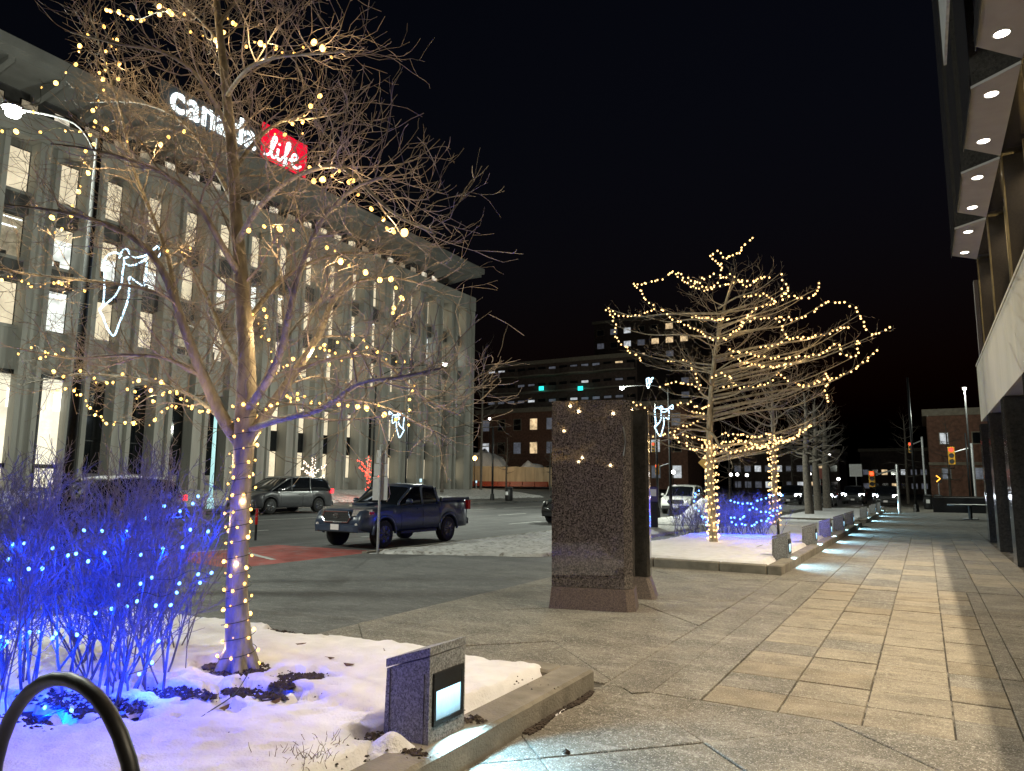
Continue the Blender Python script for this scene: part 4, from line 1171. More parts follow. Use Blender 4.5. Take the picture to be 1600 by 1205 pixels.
for (u, v, n) in ((480, 1190, 60), (520, 1160, 16), (430, 1180, 10), (690, 1130, 5)):
    p0 = gp(u, v)
    for i in range(n):
        p = p0+Vector((qd.gauss(0, .06), qd.gauss(0, .05), -.01))
        bp = path(p, Vector((qd.gauss(0, .5), qd.gauss(0, .5), 1)), qd.uniform(.03, .10), 3, .2, -.05, qd)
        b.tube(bp, [.0022, .002, .0015, .0008], 3)
o = b.build('dry_grass', m_leaf); tag(o, 'dry grass blades poking through the snow of the near bed', 'grass', kind='stuff')
for (pts, lab) in (([(400, 1030), (370, 1080), (330, 1110), (290, 1135), (237, 1155), (150, 1190)], 'thin dark cable running over the snow from the tree to the bike rack'), ([(1175, 858), (1190, 852), (1205, 850), (1210, 862)], 'thin dark cable on the snow beside the second bed bollard')):
    pp = [px(u, v, Z=.175) for u, v in pts]
    MBo = MB(); MBo.tube(smooth_path(pp, 6), .004, 5)
    o = MBo.build('power_cable', m_cord); tag(o, lab, 'cable')
b = MB(); p = gp(472, 1015); b.tube(path(p, Vector((.5, .6, .25)), .22, 5, .15, 0, qd), [.003]*6, 4)
o = b.build('fallen_twig', m_twig); tag(o, 'thin broken twig lying on snow right of the large tree', 'twig')
print('debris', round(time.time()-T0, 1))
# ------------------------------------------------------------------ vehicles
def interp(tab, x):
    if x <= tab[0][0]: return tab[0][1]
    for (a, va), (b_, vb) in zip(tab, tab[1:]):
        if x <= b_: return va+(vb-va)*(x-a)/(b_-a)
    return tab[-1][1]
def body_loft(xs, zlo, ztop, hw, rows, crown):
    rings = []
    for x in xs:
        lo, hi, w_ = zlo(x), ztop(x), hw(x)
        h = hi-lo
        left = [(x, w_*k, lo+h*t_) for t_, k in rows]
        right = [(x, -p[1], p[2]) for p in reversed(left)]
        rings.append(left+[(x, 0, hi+crown)]+right)
    return MB().loft(rings)
ROWS = [(0, .95), (.10, .985), (.35, 1.0), (.62, .995), (.82, .975), (.93, .94), (.985, .88), (1, .78)]
def vehicle(name, label, loc, rz, sp, paint, group=None):
    t = thing(name, label, sp.get('cat', 'car'), loc, rz, group)
    L_, W_ = sp['L'], sp['W']; R_ = sp['R']; ax = sp['axles']; ra = R_+.085
    clear = sp['clear']
    xs = sorted(set([round(-L_/2+L_*k/40, 3) for k in range(41)]+[round(a+ra*math.cos(PI*k/12), 3) for a in ax for k in range(13)]))
    xs = [x for x in xs if -L_/2 <= x <= L_/2]
    def zlo(x):
        z = clear+max(0, (x-L_/2+.5))*.2
        for a in ax:
            d = abs(x-a)
            if d < ra: z = max(z, R_+math.sqrt(max(0, ra*ra-d*d)))
        return z
    def ztop(x): return interp(sp['top'], x)
    def hw(x):
        e = min(x+L_/2, L_/2-x)
        return W_/2*(1-.13*max(0, 1-e/.55)**2)
    body = body_loft(xs, lambda x: min(zlo(x), ztop(x)-.08), ztop, hw, ROWS, .025).build('body', paint, t, True)
    # greenhouse
    g0, g1 = sp['gh'][0][0], sp['gh'][-1][0]
    gx = sorted(set([g0+(g1-g0)*k/24 for k in range(25)]+[p[0] for p in sp['gh']]))
    belt = sp['belt']
    wi = W_/2*.93
    cabin = body_loft(gx, lambda x: interp(belt, x)-.04, lambda x: max(interp(sp['gh'], x), interp(belt, x)), lambda x: wi, [(0, 1), (.3, .96), (.65, .90), (.9, .84), (1, .74)], .03).build('windows', m_carglass, t, True)
    # roof skin
    rx = [x for x in gx if interp(sp['gh'], x) > sp['roofz']-.12]
    body_loft(rx, lambda x: interp(sp['gh'], x)-.065, lambda x: interp(sp['gh'], x)+.006, lambda x: wi*.885, [(0, 1.0), (.5, .985), (.85, .92), (1, .80)], .032).build('roof', sp.get('roofmat', paint), t, True)
    # pillars
    def side(x, f):   # point on greenhouse side at fraction f between belt and roof
        lo, hi = interp(belt, x)-.02, interp(sp['gh'], x)
        return f
    for s_ in (1, -1):
        for (xa, xb, r_) in sp['pillars']:
            pts = []
            for k in range(6):
                f = k/5; x = xa+(xb-xa)*f
                lo = interp(belt, x)-.03; hi = interp(sp['gh'], xb)-.03
                z = interp(belt, xa)-.03+(hi-interp(belt, xa)+.03)*f
                hh = max(.01, interp(sp['gh'], x)-lo); ff = min(1, (z-lo)/hh)
                k_ = 1-.11*min(ff, .65)/.65-.05*max(0, ff-.65)
                pts.append((x, s_*(wi*k_+.004), z))
            MB().tube(pts, r_, 6, True).build('pillar', paint, t, True)
        # belt moulding, handles, mirror
        for hx in sp['handles']:
            MB().box((hx, s_*(W_/2-.005), interp(belt, hx)-.16), (.17, .035, .03)).build('handle', m_plastic if sp.get('dark') else paint, t)
        mx_ = sp['mirror']
        mb = MB(); mb.ball((mx_, s_*(W_/2+.09), interp(belt, mx_)+.08), .105, 10, 6, .8); mb.box((mx_-.02, s_*(W_/2+.01), interp(belt, mx_)+.03), (.06, .12, .05))
        mb.build('mirror', paint, t, True)
        # door seams
        for dx in sp['seams']:
            z0 = clear+.08; z1 = interp(belt, dx)-.03
            MB().tube([(dx, s_*(W_/2*.992), z0), (dx, s_*(W_/2+.002), (z0+z1)/2), (dx, s_*(W_/2*.985), z1)], .006, 4).build('door_seam', m_plastic, t)
        if sp.get('step'):
            MB().box((sum(ax)/2, s_*(W_/2-.03), clear-.03), (1.75, .14, .07)).build('side_step', m_plastic, t)
        # wheel arch flares
        for a in ax:
            MB().tube([(a+(ra+.02)*math.cos(PI*k/14), s_*(W_/2*.985), R_+(ra+.02)*math.sin(PI*k/14)) for k in range(15)], sp.get('flare', .02), 6).build('wheel_arch', sp.get('flaremat', paint), t, True)
        # headlight / taillight
        hx, hz, hl, hh = sp['head']
        MB().loft([[(hx+hl*.5, s_*(W_/2*.60), hz-hh*.4), (hx-hl*.5, s_*(W_/2*.985), hz-hh*.2), (hx-hl*.75, s_*(W_/2*.985), hz+hh*.5), (hx+hl*.35, s_*(W_/2*.62), hz+hh*.45)],
                   [(hx+hl*.5-.2, s_*(W_/2*.60), hz-hh*.4), (hx-hl*.5-.2, s_*(W_/2*.85), hz-hh*.2), (hx-hl*.75-.2, s_*(W_/2*.85), hz+hh*.5), (hx+hl*.35-.2, s_*(W_/2*.62), hz+hh*.45)]]).build('headlight', e_head if sp.get('lights') else m_lamp_off, t)
        tx, tz, th = sp['tail']
        MB().box((tx, s_*(W_/2*.90), tz), (.14, .16, th)).build('taillight', e_tail if sp.get('tail_on') and s_ > 0 else m_red_lens, t)
        if sp.get('fog'):
            MB().cyl((L_/2-.14, s_*W_/2*.78, sp['fog']), (L_/2+.012, s_*W_/2*.76, sp['fog']), .06, .055, 12).build('fog_lamp', m_lamp_off, t)
    # wheels
    for a in ax:
        for s_ in (1, -1):
            yc = s_*(W_/2-.13)
            o = MB().tube([(a, yc-.12, R_), (a, yc-.105, R_), (a, yc+.105, R_), (a, yc+.12, R_)], [R_-.04, R_, R_, R_-.04], 28, True).build('wheel', m_tyre, t, True)
            out = yc+s_*.121
            MB().tube([(a, out-s_*.005, R_), (a, out+s_*.004, R_)], [R_*.64, R_*.60], 24, True).build('rim', sp.get('rim', m_rim), o)
            for k in range(6):
                an = k*PI/3+.2
                MB().tube([(a+.05*math.cos(an), out+s_*.012, R_+.05*math.sin(an)), (a+R_*.58*math.cos(an), out+s_*.008, R_+R_*.58*math.sin(an))], [.03, .022], 4, True).build('spoke', sp.get('spoke', m_rim2), o)
    # front end
    gz0, gz1, gw = sp['grille']
    xf = L_/2
    hexp = [(-gw*.82, gz0), (gw*.82, gz0), (gw, (gz0+gz1)/2-.02), (gw*.84, gz1), (-gw*.84, gz1), (-gw, (gz0+gz1)/2-.02)]
    MB().loft([[(xf-.12, p[0], p[1]) for p in hexp], [(xf+.022, p[0], p[1]) for p in hexp]]).build('grille', m_plastic, t)
    if sp.get('chrome'):
        ring = [(xf+.026, p[0], p[1]) for p in hexp]+[(xf+.026, hexp[0][0], hexp[0][1])]
        MB().tube(ring, .022, 6).build('grille_frame', m_chrome, t)
        for k in range(1, 6):
            z = gz0+(gz1-gz0)*k/6
            MB().box((xf+.024, 0, z), (.012, gw*1.6, .016)).build('grille_bar', m_rim, t)
        mb = MB(); mb.tube([(xf+.036, .095*math.cos(k*PI/10), (gz0+gz1)/2+.02+.065*math.sin(k*PI/10)) for k in range(21)], .010, 6)
        mb.tube([(xf+.036, .035*math.cos(k*PI/8), (gz0+gz1)/2+.02+.062*math.sin(k*PI/8)) for k in range(17)], .008, 6)
        mb.tube([(xf+.036, .07*math.cos(k*PI/8), (gz0+gz1)/2+.055+.022*math.sin(k*PI/8)) for k in range(17)], .008, 6)
        mb.build('emblem', m_chrome, t)
    else:
        for k in range(1, 4):
            MB().box((xf+.026, 0, gz0+(gz1-gz0)*k/4), (.012, gw*1.5, .014)).build('grille_bar', m_rim, t)
    bz = sp['bumper']
    MB().loft([[(xf-.35, s2*W_/2*.94, z) for s2, z in ((-1, bz-.11), (1, bz-.11), (1, bz+.09), (-1, bz+.09))], [(xf+.01, s2*W_/2*.84, z) for s2, z in ((-1, bz-.11), (1, bz-.11), (1, bz+.09), (-1, bz+.09))], [(xf+.055, s2*W_/2*.70, z) for s2, z in ((-1, bz-.08), (1, bz-.08), (1, bz+.06), (-1, bz+.06))]]).build('front_bumper', sp.get('bumpmat', m_plastic), t)
    MB().box((xf+.066, 0, bz+.03), (.016, .31, .155)).build('number_plate', m_plate, t)
    MB().box((-L_/2-.02, 0, bz+.02), (.12, W_*.86, .2)).build('rear_bumper', m_plastic, t)
    return t

TRUCK = dict(cat='pickup truck', L=5.35, W=1.90, R=.385, axles=(1.72, -1.42), clear=.43,
    top=[(-2.675, 1.30), (-2.6, 1.335), (-.98, 1.32), (-.93, 1.22), (.95, 1.20), (1.3, 1.19), (2.2, 1.12), (2.5, 1.07), (2.63, .98), (2.675, .80)],
    belt=[(-1.05, 1.25), (1.2, 1.20)], gh=[(-1.02, 1.24), (-.93, 1.66), (-.80, 1.755), (-.3, 1.79), (.2, 1.775), (.42, 1.70), (1.12, 1.22)], roofz=1.78,
    pillars=[(1.08, .38, .035), (-.08, -.12, .04), (-.93, -.84, .055)], handles=(-.0+.15, -.78), mirror=.75, seams=(.98, -.06, -.93), step=True, flare=.045, flaremat=m_carblue,
    head=(2.52, .985, .36, .20), tail=(-2.63, 1.13, .30), fog=.66, grille=(.74, 1.03, .52), chrome=True, bumper=.57, bumpmat=m_carblue)
tr = vehicle('pickup_truck', 'dark blue double cab pickup truck facing left on the near lane', (-13.15, 16.3, zroad(-13.2)), -PI/2, TRUCK, m_carblue)
tr.scale = (.92, .92, .92)
MB().bb(-2.58, -1.06, -.80, .80, 1.352, 1.366).build('bed_cover', m_plastic, tr)
for s_ in (1, -1):
    MB().bbox_bev(-2.62, -1.02, s_*.90-.045, s_*.90+.045, 1.28, 1.385, .015).build('bed_rail', m_plastic, tr)
    MB().box((2.32-.05, s_*.925, .985), (.16, .03, .07)).build('turn_lamp', m_red_lens, tr)
MB().loft([[(1.15, -.34, 1.20), (1.15, .34, 1.20), (1.15, .30, 1.262), (1.15, -.30, 1.262)], [(1.75, -.30, 1.185), (1.75, .30, 1.185), (1.75, .27, 1.232), (1.75, -.27, 1.232)]]).build('hood_scoop', m_carblue, tr)
VAN = dict(cat='minivan', L=5.1, W=1.97, R=.35, axles=(1.55, -1.50), clear=.27,
    top=[(-2.55, .85), (-2.5, 1.08), (.9, 1.08), (1.6, 1.03), (2.25, .93), (2.48, .80), (2.55, .62)],
    belt=[(-2.5, 1.10), (1.5, 1.03)], gh=[(-2.42, 1.12), (-2.2, 1.58), (-1.9, 1.70), (-.8, 1.76), (.1, 1.74), (.45, 1.66), (1.62, 1.04)], roofz=1.72,
    pillars=[(1.58, .42, .035), (.25, .2, .03), (-.95, -1.0, .035), (-2.35, -2.15, .06)], handles=(-.25, -.6), mirror=1.1, seams=(.95, -.42, -1.5), flare=.015,
    head=(2.28, .80, .40, .16), tail=(-2.46, 1.05, .22), grille=(.42, .72, .55), bumper=.40, rim=m_rim, tail_on=True)
vehicle('minivan', 'charcoal minivan parked across the street behind the large tree trunk', (-27.4, 25.0, .12), -PI/2, VAN, m_cargrey)
SUV = dict(cat='car', L=4.7, W=1.90, R=.36, axles=(1.45, -1.35), clear=.28,
    top=[(-2.35, .8), (-2.28, 1.05), (.9, 1.06), (1.5, 1.04), (2.1, .98), (2.28, .86), (2.35, .66)],
    belt=[(-2.3, 1.09), (1.4, 1.04)], gh=[(-2.22, 1.1), (-2.0, 1.55), (-1.75, 1.66), (-.7, 1.71), (.15, 1.68), (.42, 1.62), (1.3, 1.05)], roofz=1.67,
    pillars=[(1.26, .40, .035), (.1, .05, .03), (-1.0, -1.05, .035), (-2.1, -1.92, .05)], handles=(-.2, -1.2), mirror=.95, seams=(.95, -.1, -1.1), flare=.02, flaremat=m_plastic,
    head=(2.15, .88, .34, .13), tail=(-2.25, 1.0, .2), grille=(.62, .86, .50), bumper=.42)
pk = px(1062, 800, Z=0.0)
vehicle('car', 'white sport utility car facing the camera beyond the snow bank', (-12.9, 43.5, zroad(-12.9)), -PI/2+.10, dict(SUV, rim=m_rim), m_carwhite, None)
vehicle('car', 'black sport utility car half hidden by the granite monument', (-13.55, 29.9, zroad(-13.6)), -PI/2, dict(SUV, R=.40, roofz=1.74, gh=[(x, z+.07) for x, z in SUV['gh']], chrome=True), m_carblack)
vehicle('car', 'dark car with snow on its roof seen through the near shrubs', (-23.0, 13.6, zroad(-23)), -PI/2, dict(SUV, tail_on=True, roofmat=m_snow), m_carblack)
for i, (u, yy, lab) in enumerate(((1238, 92, 'oncoming car with bright headlights nearest the lit trunk'), (1262, 118, 'oncoming car with bright headlights behind the dark tree trunks'), (1285, 88, 'car with headlights left of the middle dark trunk'), (1335, 105, 'car with headlights between the dark trunks'), (1385, 96, 'car with headlights below the red traffic signal'))):
    yy *= .72
    p = px(u, 770, Y=yy)
    vehicle('car', lab, (p.x, yy, .0), -PI/2, dict(SUV, lights=True, head=(2.15, .88, .36, .24)), rng.choice([m_carblack, m_cargrey, m_carwhite]), 'cars with headlights at the far crossing')

# ------------------------------------------------------------------ light bollards
def bollard(label, x, y, first=None):
    if first is None:
        t = thing('light_bollard', label, 'bollard', (x, y, .12), 0, 'granite light bollards on the kerb')
        wx, wy = .32, .36
        hb, hf = .46, .56
        # sloping body
        MB().loft([[(-wx/2, -wy/2, 0), (wx/2, -wy/2, 0), (wx/2, wy/2, 0), (-wx/2, wy/2, 0)], [(-wx/2+.012, -wy/2, hb-.052), (wx/2, -wy/2, hf-.052), (wx/2, wy/2, hf-.052), (-wx/2+.012, wy/2, hb-.052)]]).build('body', m_granite, t)
        MB().loft([[(-wx/2+.008, -wy/2-.003, hb-.046), (wx/2+.003, -wy/2-.003, hf-.046), (wx/2+.003, wy/2+.003, hf-.046), (-wx/2+.008, wy/2+.003, hb-.046)], [(-wx/2+.008, -wy/2-.003, hb), (wx/2+.003, -wy/2-.003, hf), (wx/2+.003, wy/2+.003, hf), (-wx/2+.008, wy/2+.003, hb)]]).build('cap', m_granite, t)
        for xx in (-wx/2+.04, wx/2-.035):
            MB().bb(xx-.003, xx+.003, -wy/2-.002, -wy/2+.004, .0, hb-.05).build('panel_joint', m_joint, t)
        fr = MB()
        for y0, y1, z0, z1 in ((-.15, .15, .385, .41), (-.15, .15, .125, .15), (-.15, -.128, .151, .384), (.128, .15, .151, .384)):
            fr.bb(wx/2-.002, wx/2+.014, y0, y1, z0, z1)
        fr.build('lamp_frame', m_black, t)
        lens = MB().bb(wx/2-.001, wx/2+.005, -.127, .127, .151, .31).build('lens', e_bollard_n, t)
        MB().bb(wx/2-.001, wx/2+.012, -.127, .127, .311, .384).build('hood', m_black, t)
        for k in range(9):
            MB().bb(wx/2+.0051, wx/2+.0075, -.118+.0275*k, -.110+.0275*k, .152, .309).build('lens_rib', e_bollard_n, t)
        sp = bpy.data.lights.new('lens_beam', 'SPOT'); sp.energy = 130; sp.color = (.36, .74, 1); sp.spot_size = R(125); sp.spot_blend = .25; sp.shadow_soft_size = .05
        so = bpy.data.objects.new('lens_beam', sp); C.objects.link(so); so.parent = t
        so.location = (wx/2+.03, 0, .27); so.rotation_euler = Vector((1.5, 0, -1)).to_track_quat('-Z', 'Y').to_euler()
        return t
    r = dup(first); r.location = (x, y, .12); r['label'] = label
    return r
b0 = bollard('speckled granite light bollard nearest the camera', -2.64, 3.58)
names = ['second', 'third', 'fourth', 'fifth', 'sixth', 'seventh', 'eighth', 'ninth']
for i, yy in enumerate((15.75, 19.9, 23.3, 27.1, 31.0, 38.6, 45.4, 50.6)):
    bollard(f'granite light bollard, {names[i]} along the kerb counted from the camera', -2.64, yy, b0)

# ------------------------------------------------------------------ bike racks
def rack(label, x, y, hw_, h, r, ang, z0=.1):
    pts = [(-hw_, 0, 0), (-hw_, 0, h-hw_)]+[(-hw_*math.cos(PI*k/16), 0, h-hw_+hw_*math.sin(PI*k/16)) for k in range(1, 16)]+[(hw_, 0, h-hw_), (hw_, 0, 0)]
    t = thing('bike_rack', label, 'bike rack', (x, y, z0), ang, 'hoop bike racks in the planting beds')
    MB().tube(pts, r, 14).build('hoop', m_black, t, True)
    for s_ in (-1, 1): MB().cyl((s_*hw_, 0, .0), (s_*hw_, 0, .03), r*2.2, r*2.0, 16).build('flange', m_black, t)
rack('black hoop bike rack in the bottom left corner', -3.22, 1.82, .545, .655, .031, 0)
rack('black hoop bike rack beside the second bed bollards', -3.0, 17.6, .33, .72, .026, R(99))

# ------------------------------------------------------------------ sign post
sp0 = thing('sign_post', 'street sign post with three plates in front of the pickup', 'sign', (-11.0, 12.95, 0), 0, None, True)
MB().cyl((-11, 12.95, -.05), (-11, 12.95, 2.42), .028, .028, 8).build('post', m_galv, sp0)
def plate(z0, z1, wd):
    ca, sa = math.cos(R(40)), math.sin(R(40))
    mb = MB(); mb.box((-11-.04*sa*-1*-1, 12.95+.045, (z0+z1)/2), (wd, .006, z1-z0), R(40)); mb.build('plate', m_signface, sp0)
plate(2.06, 2.36, .22); plate(1.76, 2.04, .31); plate(1.20, 1.74, .34)

# ------------------------------------------------------------------ lamps
def lamp_post(label, base, top, head, power, col=(.93, 1, .86), group='tall street lamps', r=.07, beam=True, lens=.11):
    t = thing('street_lamp', label, 'street lamp', base, 0, group, True)
    b0, t0, h0 = Vector(base), Vector(top), Vector(head)
    MB().tube([b0, b0+(t0-b0)*.25, t0], [r*1.25, r, r*.7], 12, True).build('pole', m_pole, t, True)
    MB().cyl(b0, b0+Vector((0, 0, .55)), r*2.0, r*1.5, 12).build('pole_base', m_black, t)
    if (h0-t0).length > .4:
        mid = (t0+h0)/2+Vector((0, 0, .25))
        MB().tube(smooth_path([t0-Vector((0, 0, .3)), t0.lerp(h0, .3)+Vector((0, 0, .15)), h0+Vector((0, 0, .10))], 6), r*.33, 8).build('arm', m_pole, t, True)
    d = (h0-t0); d.z = 0
    MB().ball(h0+Vector((0, 0, .10)), .17, 14, 8, .38).build('lamp_head', m_galv, t, True)
    MB().ball(h0, lens, 14, 8, .55).build('lamp_lens', e_lamp, t, True)
    if power: point_light('lamp_light', h0-Vector((0, 0, .14)), power, col, t, .12)
    return t
pA = px(118, 672, X=-11.0)
lp1 = lamp_post('tall black street lamp at the left with an angel light figure', (-11.0, 5.92, -.05), (-11.0, 5.92, 6.95), tuple(px(20, 178, X=-12.2)), 1600)
h2 = px(695, 570, X=-24.0)
lamp_post('street lamp over the road at the right end of the office building', (-29.2, h2.y, .25), (-29.2, h2.y, h2.z-.2), tuple(h2), 2500)
h3 = px(972, 607, X=-13.5)
lamp_post('street lamp shining just above the granite monument', (-11.0, h3.y, .0), (-11.0, h3.y, h3.z-.15), tuple(h3), 3200)
h4 = px(1507, 608, Y=58)
lamp_post('street lamp at the far right beside the brick building', (h4.x, 58, 0), (h4.x, 58, h4.z-.1), tuple(h4), 1800)
# unseen lamp added outside the frame to light the near road and facade
lamp_post('added unseen street lamp farther left along the road, just out of frame', (-29.2, 4.0, .25), (-29.2, 4.0, 9.0), (-25.0, 4.0, 9.2), 3600)
lamp_post('street lamp beyond the white car at the crossing', (-29.0, 62, .25), (-29.0, 62, 9.0), (-25.2, 62, 9.2), 1200)
# plain posts
def post(name, label, p, h, r, mat, cat='post', base=True):
    t = thing(name, label, cat, p, 0, None)
    MB().tube([(0, 0, 0), (0, 0, h)], [r, r*.85], 10, True).build('shaft', mat, t, True)
    MB().cyl((0, 0, 0), (0, 0, .5 if base else .08), r*2.2, r*1.6, 10).build('foot', mat, t)
    return t
p = px(338, 640, X=-30.0)
post('steel_pole', 'pale cyan lit column standing in front of the office building', (-30.0, p.y, .3), p.z-.3+.2, .09, E('lit_column', (.55, .95, .95), .55))
p = px(785, 780, Z=.4)
post('lamp_mast', 'black mast beside the litter bin across the road', (-30.3, 49.5, .3), 5.9, .09, m_black)
pc = px(1432, 800, Z=0)
post('lamp_mast', 'black mast standing in the plaza before the far crossing', (pc.x, pc.y, 0), 9.0, .09, m_black)
pc2 = px(1517, 790, Y=62)
post('lamp_mast', 'thin black mast beside the far right street lamp', (pc2.x, 62, 0), 5.6, .07, m_black)
# globe park lamps, amber lamp, small bollard lamps
def globe(label, p, h, mat, r=.16, group='small globe lamps in the distance', power=0, col=(1, 1, 1)):
    t = thing('globe_lamp', label, 'lamp', p, 0, group)
    MB().tube([(0, 0, 0), (0, 0, h)], [.05, .035], 8, True).build('pole', m_black, t)
    MB().ball((0, 0, h+r*.8), r, 12, 8).build('globe', mat, t, True)
    if power: point_light('globe_light', (0, 0, h-.1), power, col, t, .1)
    return t
e_amberg = E('amber_globe', (1, .55, .15), 7.0); e_globe = E('white_globe', (1, .95, .9), 10.0)
p = px(742, 716, Y=70); g1 = globe('amber globe lamp in front of the snow pile', (p.x, 70, 1.2), p.z-1.2-.2, e_amberg, .26, None, 700, (1, .78, .5))
for (u, v, yy, lab) in ((765, 664, 95, 'white lamp on the brick block behind the hoarding'), (1052, 737, 70, 'white globe lamp left of the second lit tree'), (1142, 741, 90, 'first white globe lamp beyond the far shrub'), (1152, 741, 92, 'second white globe lamp beyond the far shrub'), (1167, 742, 94, 'third white globe lamp beyond the far shrub'),
                        (1276, 702, 110, 'high white lamp left of the dark tree trunks'), (1296, 711, 125, 'small white lamp behind the dark tree trunks'), (1265, 740, 95, 'low white lamp beside the oncoming cars'), (1310, 748, 100, 'low white lamp between two dark trunks')):
    p = px(u, v, Y=yy); globe(lab, (p.x, yy, 0 if p.x > -30 else 1), max(.5, p.z-.2), e_globe, .19)
for (u, yy, lab) in ((657, 44, 'small blue white bollard lamp left before the office building'), (744, 66, 'small blue white bollard lamp before the hoarding')):
    p = px(u, 765, Y=yy)
    t = thing('bollard_lamp', lab, 'bollard', (p.x, yy, .95), 0, 'small bollard lamps across the road')
    MB().cyl((0, 0, 0), (0, 0, .75), .09, .09, 12).build('shaft', m_galv, t); MB().cyl((0, 0, .751), (0, 0, .98), .085, .085, 12).build('lens', e_bollard, t)
    MB().cyl((0, 0, .981), (0, 0, 1.02), .10, .10, 12).build('cap', m_galv, t)
# ------------------------------------------------------------------ rope light angels on the poles
AZ = [[(705, 115), (735, 92), (755, 75), (760, 100), (757, 132), (735, 128), (710, 120)], [(710, 120), (680, 132), (650, 136), (615, 130)], [(575, 140), (582, 115), (600, 92), (618, 108), (616, 132), (598, 142)],
      [(598, 165), (625, 176), (665, 168), (705, 138)], [(598, 142), (600, 165), (597, 210), (595, 270), (572, 328), (540, 362), (508, 396)], [(508, 155), (520, 128), (555, 112), (585, 128)],
      [(515, 230), (520, 300), (520, 370), (506, 396), (525, 432), (545, 480), (580, 525), (598, 480), (615, 420), (632, 350), (634, 290), (630, 236), (650, 248), (690, 276), (702, 270), (706, 210), (704, 150)], [(508, 160), (512, 200), (515, 230)]]
def angel(label, c, hgt, flip=1, r=.02, pole=(0, 0)):
    t = thing('angel_light', label, 'light figure', c, 0, 'rope light angel figures on the lamp posts')
    s_ = hgt/450.0
    for k, st in enumerate(AZ):
        pts = [((x-600)*s_*flip*RT.x*1.05, (x-600)*s_*flip*RT.y*1.05, (525-y)*s_) for x, y in st]
        MB().tube([Vector(p_) for p_ in sm(pts, 4)], r, 6, True).build('light_rope', e_rope, t, True)
    for zz in (.40,):
        MB().tube([(-(95)*s_*flip*RT.x, -(95)*s_*flip*RT.y, hgt*zz), (105*s_*flip*RT.x, 105*s_*flip*RT.y, hgt*zz)], .010, 5, True).build('frame_bar', m_pole, t)
    point_light('rope_glow', (0, 0, hgt*.6), 12, (.7, .85, 1), t, .3)
    return t
angel('white rope light angel with trumpet on the left lamp post', tuple(px(184, 525, X=-11.0)), 1.50, 1, .014)
angel('white rope light angel with trumpet in front of the office building', tuple(px(622, 684, X=-25)), 1.45, -1, .024)
angel('white rope light angel with trumpet left of the second lit tree', tuple(px(1034, 682, X=-11.0)), 1.55, 1, .028)
angel('tiny far rope light angel above the white car', tuple(px(1014, 607, X=-13)), .62, 1, .020)
post('steel_pole', 'black pole carrying the angel beside the second lit tree', (-11.3, px(1034, 682, X=-11.0).y+.1, 0), 5.6, .06, m_black)
pq = px(640, 684, X=-25.6)
post('steel_pole', 'black pole carrying the angel before the office building', (pq.x-.2, pq.y, .1), 6.0, .06, m_black)
# ------------------------------------------------------------------ small lit trees across the road
def mini_tree(label, p, h, mat, col):
    q_ = random.Random(int(h*100))
    t = thing('street_tree', label, 'tree', p, 0, 'small trees across the road')
    tb = MB(); bl_ = MB()
    pts = [Vector((0, 0, 0)), Vector((0, 0, h*.5)), Vector((.05, 0, h))]
    tb.tube(pts, [.09, .07, .02], 8)
    arms = [(pts[0], pts[1]), (pts[1], pts[2])]
    for k in range(7):
        z = h*(.38+.08*k); an = k*2.4
        e = Vector((math.cos(an)*(1.3-.1*k), math.sin(an)*(1.3-.1*k), z+.7))
        tb.tube([Vector((0, 0, z)), e], [.035, .01], 5)
        if k < 5: arms.append((Vector((0, 0, z)), e*.85+Vector((0, 0, z*.15))))
        spawn(tb, [Vector((0, 0, z)), e], .02, .006, 0, q_, [3, 3], [.9, .5], (.4, 1), .2)
    t_o = tb.build('trunk', m_bark_dark, t)
    for a, c_ in arms:
        n = int((c_-a).length*22)
        for i in range(n):
            pp = a.lerp(c_, i/n)+Vector((q_.gauss(0, .07), q_.gauss(0, .07), 0))
            bl_.ball(pp, .032, 5, 4)
    o = bl_.build('light_wrap', mat, t); tag(o, kind='stuff')
    point_light('wrap_light', (0, -.3, h*.6), 60, col, t, .3)
p = px(488, 757, Z=.9); mini_tree('small bare tree wrapped in white lights before the office building', (-32.4, px(488, 740, X=-32.4).y, .4), 2.75, e_whiteb, (1, .85, .65))
mini_tree('small bare tree wrapped in red lights before the office building', (-31.6, px(575, 740, X=-31.6).y, .4), 3.0, e_redb, (1, .1, .05))
# ------------------------------------------------------------------ traffic signals, signs, bins, benches
def signal(label, c, on, mat, arm=None, s=1.0, group='traffic signals at the crossing', base_z=0):
    t = thing('traffic_signal', label, 'traffic signal', c, 0, group)
    MB().bbox_bev(-.17*s, .17*s, -.12, .12, -.5*s, .5*s, .03).build('housing', m_yellow, t)
    for k in range(3):
        z = (.33-.33*k)*s
        MB().cyl((0, -.12, z), (0, -.15, z), .12*s, .12*s, 14).build('lens', mat if k == on else m_plastic, t)
        MB().tube([(.13*s*math.cos(PI*j/8), -.2, z+.13*s*math.sin(PI*j/8)) for j in range(9)], .012, 4).build('visor', m_plastic, t)
    if arm:
        a = Vector(arm)
        MB().tube([Vector((0, .05, .2)), Vector((a.x, a.y, .6))], .05, 8, True).build('arm', m_galv, t)
        MB().tube([Vector((a.x, a.y, .9)), Vector((a.x, a.y, -c[2]+base_z))], .09, 10, True).build('mast', m_galv, t)
    return t
